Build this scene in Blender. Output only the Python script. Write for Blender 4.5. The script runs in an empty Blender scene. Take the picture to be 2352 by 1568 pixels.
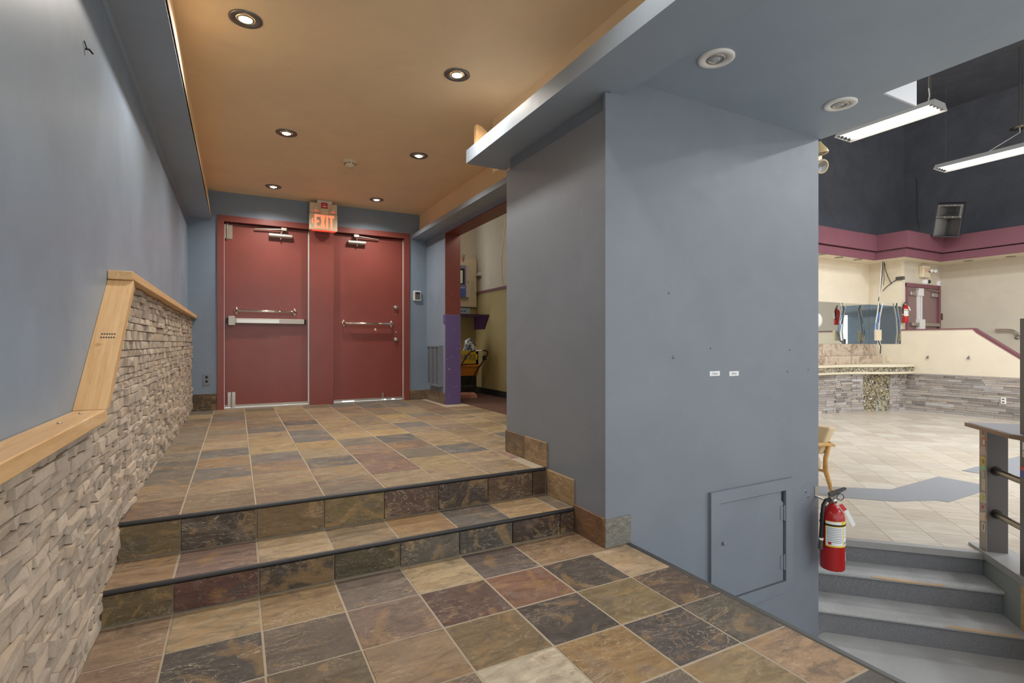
import bpy, bmesh, math, random
from mathutils import Vector, Matrix
random.seed(11)
SC = bpy.context.scene
COL = SC.collection
# ------------------------------------------------------------------ camera
FPX, CXP, CYP, YAW, CAMZ = 1195.0, 1176.0, 787.0, math.radians(27.9), 1.09
cam = bpy.data.objects.new('camera', bpy.data.cameras.new('camera'))
COL.objects.link(cam)
cam.location = (0, 0, CAMZ)
cam.rotation_euler = (math.pi / 2, 0, -YAW)
cam.data.sensor_width = 36
cam.data.lens = 36 * FPX / 2352
cam.data.shift_y = 3.0 / 2352
cam.data.clip_start = 0.05
SC.camera = cam
# ------------------------------------------------------------------ world and exposure
W = bpy.data.worlds.new('world'); SC.world = W
W.use_nodes = True
W.node_tree.nodes['Background'].inputs[0].default_value = (0.97, 0.99, 1.0, 1)
W.node_tree.nodes['Background'].inputs[1].default_value = 1.9
VS = SC.view_settings
VS.view_transform = 'Standard'; VS.look = 'None'; VS.exposure = 0.0; VS.gamma = 1.0
try: VS.use_curve_mapping = False
except Exception: pass
SC.cycles.max_bounces = 8
SC.cycles.diffuse_bounces = 5
# light levels (lamps the place has)
TUBE_W, SPOT_W, CLOSET_W = 94.0, 56.0, 12.0

# ------------------------------------------------------------------ pixel -> point on a known plane (used to measure the place)
FW = Vector((math.sin(YAW), math.cos(YAW), 0)); RT = Vector((math.cos(YAW), -math.sin(YAW), 0)); UP = Vector((0, 0, 1))
CAM = Vector((0, 0, CAMZ))
def ray(u, v): return FW + RT * ((u - CXP) / FPX) + UP * ((CYP - v) / FPX)
def PX(u, v, x): d = ray(u, v); return CAM + d * (x / d.x)
def PY(u, v, y): d = ray(u, v); return CAM + d * (y / d.y)
def PZ(u, v, z): d = ray(u, v); return CAM + d * ((z - CAMZ) / d.z)
SV = Vector((1, -1, 0)).normalized(); DV = Vector((1, 1, 0)).normalized()
def PS(u, v, s): d = ray(u, v); return CAM + d * (s / d.dot(SV))
def sd(s, d, z): return Vector(((s + d) / math.sqrt(2), (d - s) / math.sqrt(2), z))

# ------------------------------------------------------------------ mesh helpers
def lin(h):
    h = h.lstrip('#'); c = [int(h[i:i + 2], 16) / 255 for i in (0, 2, 4)]
    return tuple(x / 12.92 if x <= .04045 else ((x + .055) / 1.055) ** 2.4 for x in c) + (1,)
ORG = {}
class MB:
    def __init__(s): s.v = []; s.f = []; s.mi = []; s.sm = []
    def add(s, vs, fs, mi=0, smooth=False):
        n = len(s.v); s.v += [Vector(p) for p in vs]
        for f in fs: s.f.append([i + n for i in f]); s.mi.append(mi); s.sm.append(smooth)
        return s
    def hexa(s, p, mi=0):   # p: 4 bottom (ccw from above) + 4 top
        return s.add(p, [(3, 2, 1, 0), (4, 5, 6, 7), (0, 1, 5, 4), (1, 2, 6, 5), (2, 3, 7, 6), (3, 0, 4, 7)], mi)
    def box(s, x0, x1, y0, y1, z0, z1, mi=0):
        if x0 > x1: x0, x1 = x1, x0
        if y0 > y1: y0, y1 = y1, y0
        if z0 > z1: z0, z1 = z1, z0
        return s.hexa([(x0, y0, z0), (x1, y0, z0), (x1, y1, z0), (x0, y1, z0), (x0, y0, z1), (x1, y0, z1), (x1, y1, z1), (x0, y1, z1)], mi)
    def cbox(s, x0, x1, y0, y1, z0, z1, c, mi=0):   # box with every edge chamfered, via convex hull
        bm = bmesh.new()
        for x, sx in ((x0, 1), (x1, -1)):
            for y, sy in ((y0, 1), (y1, -1)):
                for z, sz in ((z0, 1), (z1, -1)):
                    bm.verts.new((x + sx * c, y + sy * c, z)); bm.verts.new((x + sx * c, y, z + sz * c)); bm.verts.new((x, y + sy * c, z + sz * c))
        bmesh.ops.convex_hull(bm, input=bm.verts)
        bmesh.ops.dissolve_limit(bm, angle_limit=.01, verts=bm.verts, edges=bm.edges)
        bm.verts.index_update(); s.add([v.co.copy() for v in bm.verts], [[v.index for v in f.verts] for f in bm.faces], mi); bm.free(); return s
    def prism(s, pts, axis, a, b, mi=0):   # 2D polygon pts in the two other axes, extruded a..b along axis
        def mk(p, t): return {'x': (t, p[0], p[1]), 'y': (p[0], t, p[1]), 'z': (p[0], p[1], t)}[axis]
        n = len(pts); vs = [mk(p, a) for p in pts] + [mk(p, b) for p in pts]
        fs = [list(range(n))[::-1], list(range(n, 2 * n))] + [(i, (i + 1) % n, n + (i + 1) % n, n + i) for i in range(n)]
        return s.add(vs, fs, mi)
    def tube(s, pts, r, n=8, mi=0, cap=True):
        pts = [Vector(p) for p in pts]; rings = []; up = None
        rr = r if isinstance(r, (list, tuple)) else [r] * len(pts)
        for i, p in enumerate(pts):
            a = pts[max(i - 1, 0)]; b = pts[min(i + 1, len(pts) - 1)]; t = (b - a).normalized()
            if up is None: up = Vector((0, 0, 1)) if abs(t.z) < .9 else Vector((1, 0, 0))
            x = t.cross(up)
            if x.length < 1e-4: x = t.cross(Vector((1, .2, .1)))
            x.normalize(); y = x.cross(t).normalized(); up = y
            rings.append([p + (x * math.cos(2 * math.pi * k / n) + y * math.sin(2 * math.pi * k / n)) * rr[i] for k in range(n)])
        vs = [q for rg in rings for q in rg]; fs = []
        for i in range(len(pts) - 1):
            for k in range(n): fs.append((i * n + k, i * n + (k + 1) % n, (i + 1) * n + (k + 1) % n, (i + 1) * n + k))
        s.add(vs, fs, mi, True)
        if cap: s.add(rings[0], [list(range(n))], mi); s.add(rings[-1], [list(range(n))[::-1]], mi)
        return s
    def lathe(s, prof, n=24, c=(0, 0, 0), M=None, mi=0, smooth=True, a0=0, a1=2 * math.pi):   # prof: (r, z)
        full = abs(a1 - a0 - 2 * math.pi) < 1e-6; m = n if full else n + 1; vs = []; fs = []
        for r, z in prof:
            for k in range(m):
                a = a0 + (a1 - a0) * k / n; p = Vector((r * math.cos(a), r * math.sin(a), z))
                vs.append((M @ p if M else p) + Vector(c))
        for i in range(len(prof) - 1):
            for k in range(n): k2 = (k + 1) % m; fs.append((i * m + k, i * m + k2, (i + 1) * m + k2, (i + 1) * m + k))
        s.add(vs, fs, mi, smooth); return s
    def plate(s, pts, off, mi=0):   # polygon given as 3D points, thickened by vector off
        n = len(pts); o = Vector(off); vs = [Vector(p) for p in pts] + [Vector(p) + o for p in pts]
        fs = [list(range(n)), list(range(n, 2 * n))[::-1]] + [(i, n + i, n + (i + 1) % n, (i + 1) % n) for i in range(n)]
        return s.add(vs, fs, mi)
    def mesh(s, name, mats, off=Vector()):
        me = bpy.data.meshes.new(name); me.from_pydata([tuple(p - off) for p in s.v], [], s.f)
        for m in (mats if isinstance(mats, (list, tuple)) else [mats]): me.materials.append(m)
        me.polygons.foreach_set('material_index', s.mi); me.polygons.foreach_set('use_smooth', s.sm)
        bm = bmesh.new(); bm.from_mesh(me); bmesh.ops.recalc_face_normals(bm, faces=bm.faces); bm.to_mesh(me); bm.free()
        me.update(); return me
    def build(s, name, mats, parent=None, label=None, cat=None, group=None, kind=None, local=False):
        if parent is None:
            xs = [p.x for p in s.v]; ys = [p.y for p in s.v]; zs = [p.z for p in s.v]
            off = Vector(((min(xs) + max(xs)) / 2, (min(ys) + max(ys)) / 2, min(zs)))
        else: off = Vector() if local else ORG.get(parent.name, Vector())
        o = bpy.data.objects.new(name, s.mesh(name, mats, off)); COL.objects.link(o)
        if parent is None: o.location = off
        else: o.parent = parent
        ORG[o.name] = off if parent is None else ORG.get(parent.name, Vector())
        tag(o, label, cat, group, kind); return o
def tag(o, label=None, cat=None, group=None, kind=None):
    if label: o['label'] = label
    if cat: o['category'] = cat
    if group: o['group'] = group
    if kind: o['kind'] = kind
    return o
def thing(name, label, cat, loc=(0, 0, 0), rotz=0, group=None, rot=None):
    o = bpy.data.objects.new(name, None); COL.objects.link(o); o.empty_display_size = .05
    o.location = loc; o.rotation_euler = rot or (0, 0, rotz); ORG[o.name] = Vector(loc)
    return tag(o, label, cat, group)
def struct(mb, name, mats, parent=None, label=None): return mb.build(name, mats, parent, label=label, kind='structure' if parent is None else None)
def copy_tree(o, parent=None):
    c = o.copy(); COL.objects.link(c)
    if parent: c.parent = parent
    for ch in list(o.children): copy_tree(ch, c)
    return c
def text_mesh(txt, size, name):
    cu = bpy.data.curves.new(name, 'FONT'); cu.body = txt; cu.size = size; cu.extrude = .0004; cu.align_x = 'CENTER'; cu.align_y = 'CENTER'
    o = bpy.data.objects.new(name, cu); COL.objects.link(o)
    dg = bpy.context.evaluated_depsgraph_get(); me = bpy.data.meshes.new_from_object(o.evaluated_get(dg))
    bpy.data.objects.remove(o); return me
def put_text(txt, size, loc, rot, mat, parent, name='lettering'):
    me = text_mesh(txt, size, name); me.materials.clear(); me.materials.append(mat)
    o = bpy.data.objects.new(name, me); COL.objects.link(o); o.parent = parent
    o.location = Vector(loc) - ORG.get(parent.name, Vector()); o.rotation_euler = rot; return o

# ------------------------------------------------------------------ materials
def new_mat(name):
    m = bpy.data.materials.new(name); m.use_nodes = True; nt = m.node_tree; return m, nt, nt.nodes['Principled BSDF']
def nd(nt, t, **kw):
    n = nt.nodes.new(t)
    for k, v in kw.items(): setattr(n, k, v)
    return n
def mixc(nt, fac, a, b, mode='MIX'):
    n = nd(nt, 'ShaderNodeMix', data_type='RGBA', blend_type=mode); L = nt.links
    for sock, val in ((n.inputs[0], fac), (n.inputs[6], a), (n.inputs[7], b)):
        if hasattr(val, 'is_linked') or hasattr(val, 'links'): L.new(val, sock)
        else: sock.default_value = val
    return n.outputs[2]
def noise(nt, vec, scale, detail=4, rough=.55, dist=0):
    n = nd(nt, 'ShaderNodeTexNoise'); n.inputs['Scale'].default_value = scale; n.inputs['Detail'].default_value = detail
    n.inputs['Roughness'].default_value = rough; n.inputs['Distortion'].default_value = dist
    if vec is not None: nt.links.new(vec, n.inputs['Vector'])
    return n.outputs[0]
def ramp(nt, fac, stops):
    r = nd(nt, 'ShaderNodeValToRGB'); e = r.color_ramp.elements
    while len(e) < len(stops): e.new(.5)
    for i, (p, c) in enumerate(stops): e[i].position = p; e[i].color = c if isinstance(c, tuple) else (c, c, c, 1)
    nt.links.new(fac, r.inputs[0]); return r.outputs[0]
def bump(nt, b, h, strength, dist=.01):
    n = nd(nt, 'ShaderNodeBump'); n.inputs['Strength'].default_value = strength; n.inputs['Distance'].default_value = dist
    nt.links.new(h, n.inputs['Height']); nt.links.new(n.outputs[0], b.inputs['Normal'])
def mul(nt, a, k, op='MULTIPLY'):
    n = nd(nt, 'ShaderNodeMath', operation=op); nt.links.new(a, n.inputs[0])
    if isinstance(k, (int, float)): n.inputs[1].default_value = k
    else: nt.links.new(k, n.inputs[1])
    return n.outputs[0]
def objvec(nt, scale=(1, 1, 1), rnd=False):
    tc = nd(nt, 'ShaderNodeTexCoord'); mp = nd(nt, 'ShaderNodeMapping'); mp.inputs['Scale'].default_value = scale
    nt.links.new(tc.outputs['Object'], mp.inputs[0])
    if rnd:
        oi = nd(nt, 'ShaderNodeObjectInfo'); nt.links.new(mul(nt, oi.outputs['Random'], 53.0), mp.inputs['Location'])
    return mp.outputs[0]
def simple(name, col, rough=.55, metal=0, spec=.5, emit=None, estr=0):
    m, nt, b = new_mat(name)
    b.inputs['Base Color'].default_value = lin(col) if isinstance(col, str) else col
    b.inputs['Roughness'].default_value = rough; b.inputs['Metallic'].default_value = metal
    b.inputs['Specular IOR Level'].default_value = spec
    if emit: b.inputs['Emission Color'].default_value = lin(emit); b.inputs['Emission Strength'].default_value = estr
    return m
def paint(name, col, rough=.5, var=.12, chips=None, bumpy=.05, bscale=180, chip_amt=.62, spec=.4, blotch=None):
    m, nt, b = new_mat(name); v = objvec(nt); c = lin(col)
    dark = tuple(x * (1 - var) for x in c[:3]) + (1,); lite = tuple(min(1, x * (1 + var)) for x in c[:3]) + (1,)
    n1 = noise(nt, v, 2.2, 5, .6, .6); base = mixc(nt, ramp(nt, n1, [(.3, 0.0), (.7, 1.0)]), dark, lite)
    if blotch:
        n3 = noise(nt, v, 5, 6, .7, 1.5); base = mixc(nt, ramp(nt, n3, [(.6, 0.0), (.72, .5)]), base, lin(blotch))
    if chips:
        n2 = noise(nt, v, 26, 5, .6); base = mixc(nt, ramp(nt, n2, [(chip_amt, 0.0), (chip_amt + .012, 1.0)]), base, lin(chips))
    nt.links.new(base, b.inputs['Base Color']); b.inputs['Roughness'].default_value = rough; b.inputs['Specular IOR Level'].default_value = spec
    nt.links.new(ramp(nt, noise(nt, v, 9, 4), [(.3, rough - .03), (.7, rough + .03)]), b.inputs['Roughness'])
    bump(nt, b, noise(nt, v, bscale, 2), bumpy, .004); return m
def slate(name):
    m, nt, b = new_mat(name); oi = nd(nt, 'ShaderNodeObjectInfo'); v = objvec(nt, rnd=True); c = oi.outputs['Color']; L = nt.links
    stretch = objvec(nt, (1, 2.6, 1), True)
    n1 = noise(nt, stretch, 6.5, 9, .66, 1.4); base = mixc(nt, ramp(nt, n1, [(.34, 0.0), (.66, 1.0)]), mixc(nt, 1.0, c, (.66, .63, .60, 1), 'MULTIPLY'), mixc(nt, 1.0, c, (1.16, 1.14, 1.10, 1), 'MULTIPLY'))
    n2 = noise(nt, v, 3.0, 6, .62, 2.4); base = mixc(nt, ramp(nt, n2, [(.54, 0.0), (.62, .45)]), base, lin('#a8875a'))
    n4 = noise(nt, v, 4.4, 7, .66, 1.6); base = mixc(nt, ramp(nt, n4, [(.57, 0.0), (.64, .5)]), base, lin('#57524c'))
    n6 = noise(nt, v, 3.7, 6, .6, .8); base = mixc(nt, ramp(nt, n6, [(.58, 0.0), (.68, .4)]), base, lin('#8b7d72'))
    n3 = noise(nt, stretch, 2.6, 7, .6, 4.5); vein = ramp(nt, n3, [(.490, 0.0), (.5, .75), (.510, 0.0)])
    base = mixc(nt, mul(nt, vein, ramp(nt, noise(nt, v, 3.5), [(.46, 0.0), (.58, 1.0)])), base, lin('#d2c2a8'))
    sp = noise(nt, v, 85, 4, .7); base = mixc(nt, ramp(nt, sp, [(.60, 0.0), (.72, .35)]), base, lin('#d0c4b0')); base = mixc(nt, ramp(nt, sp, [(.28, .45), (.4, 0.0)]), base, lin('#3c3732'))
    L.new(base, b.inputs['Base Color']); b.inputs['Specular IOR Level'].default_value = .35
    L.new(ramp(nt, n1, [(.3, .38), (.7, .6)]), b.inputs['Roughness'])
    bump(nt, b, mul(nt, mul(nt, n1, n4, 'ADD'), noise(nt, stretch, 34, 7, .72), 'ADD'), .55, .008); return m
def stone(name, cols, island=False, bscale=45, bstr=.5):
    m, nt, b = new_mat(name)
    if island: r = nd(nt, 'ShaderNodeNewGeometry').outputs['Random Per Island']; v = objvec(nt)
    else: r = nd(nt, 'ShaderNodeObjectInfo').outputs['Random']; v = objvec(nt, rnd=True)
    base = ramp(nt, r, [(i / (len(cols) - 1), lin(c)) for i, c in enumerate(cols)])
    n1 = noise(nt, v, 14, 6, .65, .5); base = mixc(nt, ramp(nt, n1, [(.3, .45), (.7, 0.0)]), base, mixc(nt, 1.0, base, (.6, .58, .56, 1), 'MULTIPLY'))
    nt.links.new(base, b.inputs['Base Color']); b.inputs['Roughness'].default_value = .85; b.inputs['Specular IOR Level'].default_value = .2
    bump(nt, b, noise(nt, v, bscale, 6, .7), bstr, .01); return m
def wood(name, c1, c2, scale, rough=.5, knots=None):
    m, nt, b = new_mat(name); v = objvec(nt, scale, True)
    n1 = noise(nt, v, 1.0, 6, .55, 1.2); base = mixc(nt, ramp(nt, n1, [(.3, 0.0), (.7, 1.0)]), lin(c1), lin(c2))
    n2 = noise(nt, v, 5.0, 4, .6, .4); base = mixc(nt, ramp(nt, n2, [(.52, 0.0), (.68, .35)]), base, mixc(nt, 1.0, base, (.7, .6, .5, 1), 'MULTIPLY'))
    if knots:
        n3 = noise(nt, objvec(nt, (1, 1, 1), True), 7, 2); base = mixc(nt, ramp(nt, n3, [(.73, 0.0), (.78, .7)]), base, lin(knots))
    nt.links.new(base, b.inputs['Base Color']); b.inputs['Roughness'].default_value = rough; bump(nt, b, n2, .08, .004); return m
def carpet(name, c1, c2, scale=350, strength=.6, wear=None):
    m, nt, b = new_mat(name); v = objvec(nt)
    n1 = noise(nt, v, scale, 3, .7); base = mixc(nt, ramp(nt, n1, [(.35, 0.0), (.65, 1.0)]), lin(c1), lin(c2))
    if wear: base = mixc(nt, ramp(nt, noise(nt, v, 3, 5, .6), [(.4, 0.0), (.75, .6)]), base, lin(wear))
    nt.links.new(base, b.inputs['Base Color']); b.inputs['Roughness'].default_value = .95; b.inputs['Specular IOR Level'].default_value = .1
    bump(nt, b, noise(nt, v, scale * .6, 2), strength, .01); return m
def objcol(name, rough=.5, var=.12, nscale=6, vec=(1, 1, 1), bstr=0.02, metal=0):
    m, nt, b = new_mat(name); c = nd(nt, 'ShaderNodeObjectInfo').outputs['Color']; v = objvec(nt, vec, True)
    base = mixc(nt, ramp(nt, noise(nt, v, nscale, 5, .6, 1.0), [(.3, var), (.7, 0.0)]), c, (.25, .22, .18, 1))
    nt.links.new(base, b.inputs['Base Color']); b.inputs['Roughness'].default_value = rough; b.inputs['Metallic'].default_value = metal
    bump(nt, b, noise(nt, v, 60, 3), bstr, .004); return m

M_BLUE = paint('blue_grey_wall_paint', '#8797a8', .42, .10, bumpy=.04, blotch='#8c9aa8')
M_BLUEB = paint('blue_back_wall_paint', '#7d8d9f', .5, .07, bumpy=.04)
M_PANEL = paint('blue_grey_panel_paint', '#7c838c', .4, .06, bumpy=.03, blotch='#848b93')
M_SOFFIT = paint('blue_grey_soffit_paint', '#95a2b0', .5, .05, bumpy=.05)
M_WHITEP = simple('pale_edge_paint', '#d8d9dc', .5)
M_TAN = paint('ochre_ceiling_paint', '#f2d8b0', .6, .05, bumpy=.09, bscale=140)
M_MAROON = paint('maroon_door_paint', '#84453e', .33, .07, bumpy=.03, spec=.5)
M_MAROONJ = paint('chipped_maroon_paint', '#7a4441', .4, .05, bumpy=.03, chips='#cbb9a0', chip_amt=.74)
M_PURPLE = paint('chipped_purple_paint', '#675a8c', .35, .08, bumpy=.03, chips='#d6c6a4', chip_amt=.68)
M_SHELF = paint('dark_purple_shelf_paint', '#4a2c4c', .35, .08, bumpy=.03, chips='#cbb9a0', chip_amt=.74)
M_MAUVE = paint('mauve_band_paint', '#7f5059', .5, .05, bumpy=.03)
M_CREAM = paint('cream_wall_paint', '#e2d6bf', .55, .04, bumpy=.03)
M_BEIGE = paint('beige_upper_wall_paint', '#cfc5b2', .55, .05, bumpy=.03)
M_OLIVE = paint('olive_yellow_wall_paint', '#b5a36f', .55, .06, bumpy=.03)
M_BLACK = paint('black_textured_paint', '#5f6168', .55, .15, bumpy=1.0, bscale=14, chips='#9b9683', chip_amt=.79, spec=.35)
M_SLATE = slate('slate_tile')
M_GROUT = paint('grey_grout', '#ab9f8c', .9, .1, bumpy=.3)
M_GROUTH = paint('beige_grout', '#b9ac9a', .8, .08)
M_RUBBER = simple('black_rubber', '#2b2c2f', .45)
M_EDGE = simple('dark_grey_edging', '#4c4d4c', .5)
M_LEDGE = stone('ledger_stone', ['#b3a597', '#c9bba9', '#b3a99e', '#d0c0ad', '#bcafa1', '#c9b8a4', '#a89e93'], False)
M_LEDGES = stone('ledger_stone_far', ['#b3a597', '#c9bba9', '#b3a99e', '#d0c0ad', '#bcafa1', '#c9b8a4', '#a89e93'], True)
M_HSTONE = stone('grey_ledger_stone', ['#a39b93', '#bcb3aa', '#99918c', '#c8bcb0', '#b2aeab', '#b9ada1', '#8a837e', '#cfccc8'], True, 25, .4)
M_PEBBLE = stone('river_pebbles', ['#d8cfb4', '#4a4a46', '#b39a66', '#e4dfd0', '#6e6a5e', '#c8b98e', '#3c3d3e', '#9d8f72'], True, 20, .1)
M_MORTAR = paint('pale_mortar', '#a9a496', .9, .1)
M_PINE = wood('pine_board', '#e0bd8e', '#cba06c', (22, 1.6, 22), .5, '#7a4a26')
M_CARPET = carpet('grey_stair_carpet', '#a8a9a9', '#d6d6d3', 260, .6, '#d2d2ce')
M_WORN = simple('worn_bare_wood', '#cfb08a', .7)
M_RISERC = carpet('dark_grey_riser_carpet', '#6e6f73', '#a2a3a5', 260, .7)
M_INLAY = carpet('grey_inlay_carpet', '#858689', '#a5a6a8', 240, .3)
M_DARKC = carpet('dark_speckled_carpet', '#3a2a28', '#7a6055', 120, .6)
M_VINYL = objcol('beige_hall_tile', .26, .34, 3.2, (1, 3.6, 1), .03)
M_STEEL = simple('brushed_steel', '#c5c1b8', .3, 1)
M_SATIN = simple('satin_aluminium', '#b9b3a9', .42, .85)
M_CHROME = simple('polished_chrome', '#e8e4de', .08, 1)
M_WHITE = simple('white_plastic', '#e4e2dc', .45)
M_CREAMP = simple('cream_plastic', '#e0d0b2', .45)
M_BLACKP = simple('black_plastic', '#17181b', .45)
M_DGREY = simple('dark_grey_metal', '#55524f', .4, .3)
M_RED = simple('red_enamel', '#ab1a1c', .22)
M_REDTAG = simple('red_tag_card', '#c62a34', .5)
M_YELLOW = simple('yellow_print', '#e9cf3a', .5)
M_PAPER = simple('white_label_paper', '#eef0f0', .6)
M_INK = simple('grey_print', '#8c8f93', .6)
M_DARKINK = simple('dark_print', '#33363c', .6)
M_MIRROR = simple('mirror_silver', '#dfe3e2', .01, 1)
M_COUNTER = simple('cream_countertop', '#ddd2b6', .3)
M_TUBE = simple('fluorescent_tube', '#ffffff', .4, emit='#eef4ff', estr=5)
M_BULB = simple('lit_halogen_bulb', '#fff2dd', .3, emit='#ffdcae', estr=45)
M_EXITL = simple('lit_exit_letters', '#ffb090', .4, emit='#ff8f68', estr=.75)
M_EXITG = simple('lit_red_lamp_strip', '#ff5a40', .4, emit='#ff5040', estr=.6)
M_DAY = simple('daylight_gap', '#ffffff', .5, emit='#e8f0ff', estr=1.4)
M_OFFBULB = simple('unlit_bulb_glass', '#b9bcc0', .15)
M_GIMBAL = simple('grey_gimbal_ring', '#7c7a78', .35, .7)
M_OCOL = objcol('tinted_print', .45, .1, 30)
M_TABLEW = wood('brown_table_edge', '#8e6544', '#74492c', (3, 3, 26), .35)
M_TABLET = simple('blue_grey_tabletop', '#8f94a0', .25)
M_POSTG = paint('grey_brown_post_paint', '#5f5a58', .35, .06)
M_POSTF = paint('taupe_post_paint', '#9a9183', .45, .08)
M_RAILM = simple('worn_steel_rail', '#8d867a', .28, .9)
M_CAPG = paint('grey_cap_paint', '#a3a29f', .45, .08)
M_GREENG = paint('grey_green_paint', '#9da39b', .5, .04)
M_UPH = paint('tan_upholstery', '#d2bb95', .8, .1, bumpy=.4, bscale=120)
M_CHAIRW = wood('light_beech', '#d5ab6b', '#b98b4c', (6, 6, 6), .35)
def marbled(name):
    m, nt, b = new_mat(name); v = objvec(nt); n = noise(nt, v, 4.5, 8, .7, .9)
    base = ramp(nt, n, [(.28, lin('#7d6552')), (.42, lin('#a08a77')), (.52, lin('#cbbba8')), (.62, lin('#a98f78')), (.75, lin('#d5cab9'))])
    nt.links.new(base, b.inputs['Base Color']); b.inputs['Roughness'].default_value = .3; return m
M_MARBLE = marbled('brown_marbled_stone')
M_BUTTER = simple('yellow_crate_plastic', '#d9b531', .4)
M_ORANGE = simple('orange_plastic', '#c97e2b', .45)
M_BRICK = paint('pink_brick', '#b47a68', .8, .15)
def bag_mat():
    m, nt, b = new_mat('blue_white_bag'); n = noise(nt, objvec(nt, (16, 16, 5)), 1.0, 3, .5, .6)
    base = ramp(nt, n, [(.42, lin('#33415c')), (.47, lin('#5f7291')), (.52, lin('#d9d6d0')), (.6, lin('#c9c9cb'))]); nt.links.new(base, b.inputs['Base Color']); b.inputs['Roughness'].default_value = .4; return m
M_BAG = bag_mat()
M_LAV = simple('lavender_grey_panel', '#8d83a8', .4)
M_BLUEP = simple('blue_panel', '#4f6cb8', .35)
M_BROWNBOX = simple('brown_switch', '#6b5536', .5)
M_GLASS = simple('dark_glass', '#23242b', .05)
M_GREENL = simple('green_display', '#7ac050', .4, emit='#86d060', estr=.6)
M_SPK = simple('dark_speaker_paint', '#3a3a3e', .55)
M_CONE = simple('cream_lamp_head', '#d9c38f', .3)
M_CABLEB = simple('blue_cable', '#4f7cc0', .5)
M_CABLEW = simple('pale_cable', '#d8d4c8', .5)
M_CABLEK = simple('black_cable', '#2a2a2c', .5)

# ------------------------------------------------------------------ key planes
XL = -.494          # left wall
YB = 7.0            # back wall with the doors
XR = 2.352          # right wall past the pillar
ZT = .305           # upper landing
ZS = .138           # middle step
Y1, Y2 = 2.483, 2.795
ZC = 2.866          # ochre ceiling
XP, YP = 1.735, 2.215     # pillar block: side face / front face
XE = 1.885          # edge of the tiled platform
XW = 3.60           # right end of the panelled front wall
ZH, ZL = -.46, -.97 # hall floor / lower carpet
S_K = 2.2           # knee wall of the carpeted stair (45 degree axes)

# ------------------------------------------------------------------ setting: floors
b = MB()
b.box(-.50, XE - .012, -1.3, Y1 + .01, -.3, -.0015)
b.box(-.50, 2.6, Y1 + .012, Y2 + .01, -.3, ZS - .0015)
b.box(-.50, XP + .3, Y2 + .012, 3.4, -.3, ZT - .0015)
b.box(-.50, 2.60, 3.4, YB + .3, -.3, ZT - .0015)
floor = struct(b, 'floor', M_GROUT, label='slate-tiled floor in three levels with two steps')
TILES = {}; TK = .92
def tile_mesh(w, d, h=.012, c=.0025):
    key = (round(w, 3), round(d, 3), round(h, 3))
    if key not in TILES:
        x, y = w / 2, d / 2; m = MB()
        m.add([(-x, -y, 0), (x, -y, 0), (x, y, 0), (-x, y, 0), (-x, -y, h - c), (x, -y, h - c), (x, y, h - c), (-x, y, h - c),
               (-x + c, -y + c, h), (x - c, -y + c, h), (x - c, y - c, h), (-x + c, y - c, h)],
              [(0, 1, 5, 4), (1, 2, 6, 5), (2, 3, 7, 6), (3, 0, 4, 7), (4, 5, 9, 8), (5, 6, 10, 9), (6, 7, 11, 10), (7, 4, 8, 11), (8, 9, 10, 11)])
        TILES[key] = m.mesh('tile', M_SLATE)
    return TILES[key]
def tile(cx, cy, cz, w, d, col, parent, rot=(0, 0, 0), jit=.001, name='tile', h=.012):
    o = bpy.data.objects.new(name, tile_mesh(w, d, h)); COL.objects.link(o); o.parent = parent
    o.location = Vector((cx, cy, cz + random.uniform(-jit, jit))) - ORG[parent.name]; o.rotation_euler = rot
    c = lin(col); k = random.uniform(.96, 1.10) * TK; g_ = (c[0] + c[1] + c[2]) / 3; o.color = tuple((x * .72 + g_ * .28) * k for x in c[:3]) + (1,); return o
G = .006
PAL = ['#a08a66', '#9c8463', '#957a5c', '#a9946c', '#8f7459', '#9f8a6a', '#87795f', '#ad9668', '#75726b', '#a18c60', '#8d7660', '#96805a']
xs0 = [-.46, -.226, .085, .394, .701, 1.010, 1.318, 1.625, XE - .014]
LOW = [
 ['#a08262', '#b89d70', '#ab8c5c', '#85756a', '#c2a878', '#776861', '#a3825a', '#a98a62'],
 ['#8d6f58', '#59534e', '#7a6b5c', '#937868', '#6f5047', '#94664c', '#5c524b', '#c4a67c'],
 ['#9a7c60', '#8a7458', '#77684f', '#a18462', '#8f774f', '#5d544e', '#96804f', '#6f5a49'],
 ['#87705a', '#6d655c', '#a98e68', '#8a7660', '#d0c2a6', '#ab8648', '#625853', '#6b6252'],
 ['#9a8468', '#a28a66', '#7b7062', '#917b5e', '#a98c5c', '#7a6d5c', '#a68c5a', '#ba9468'],
 ['#8f7a5e', '#77706a', '#a98e68', '#8a6f58', '#9c8460', '#b09a70', '#6d655c', '#68645e']]
for r in range(12):
    y1 = 2.483 - .3005 * r - (.0 if r else .0); y0 = 2.483 - .3005 * (r + 1); y1 = min(y1, Y1 - .004)
    for c in range(8):
        x0, x1 = xs0[c], xs0[c + 1]
        if r == 0 and c == 7: y1 = YP - .004
        elif r == 0 and c == 6: x1 = XP - .016
        if r == 0 and c == 7: pass
        col = LOW[r][c] if r < 6 else random.choice(PAL)
        tile((x0 + x1) / 2, (y0 + y1) / 2, -.012, x1 - x0 - G, y1 - y0 - G, col, floor)
tile((1.625 + XP - .014) / 2 + .004, (YP + 2.483) / 2, -.012, XP - .014 - 1.625 - G, Y1 - YP - G, '#a3825a', floor)
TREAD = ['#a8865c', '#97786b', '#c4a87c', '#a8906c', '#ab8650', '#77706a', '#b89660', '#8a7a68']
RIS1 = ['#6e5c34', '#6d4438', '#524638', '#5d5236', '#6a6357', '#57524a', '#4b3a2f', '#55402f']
RIS2 = ['#78663c', '#574b3e', '#866b40', '#877240', '#6b5141', '#54453a', '#6d5239', '#60472f']
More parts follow.
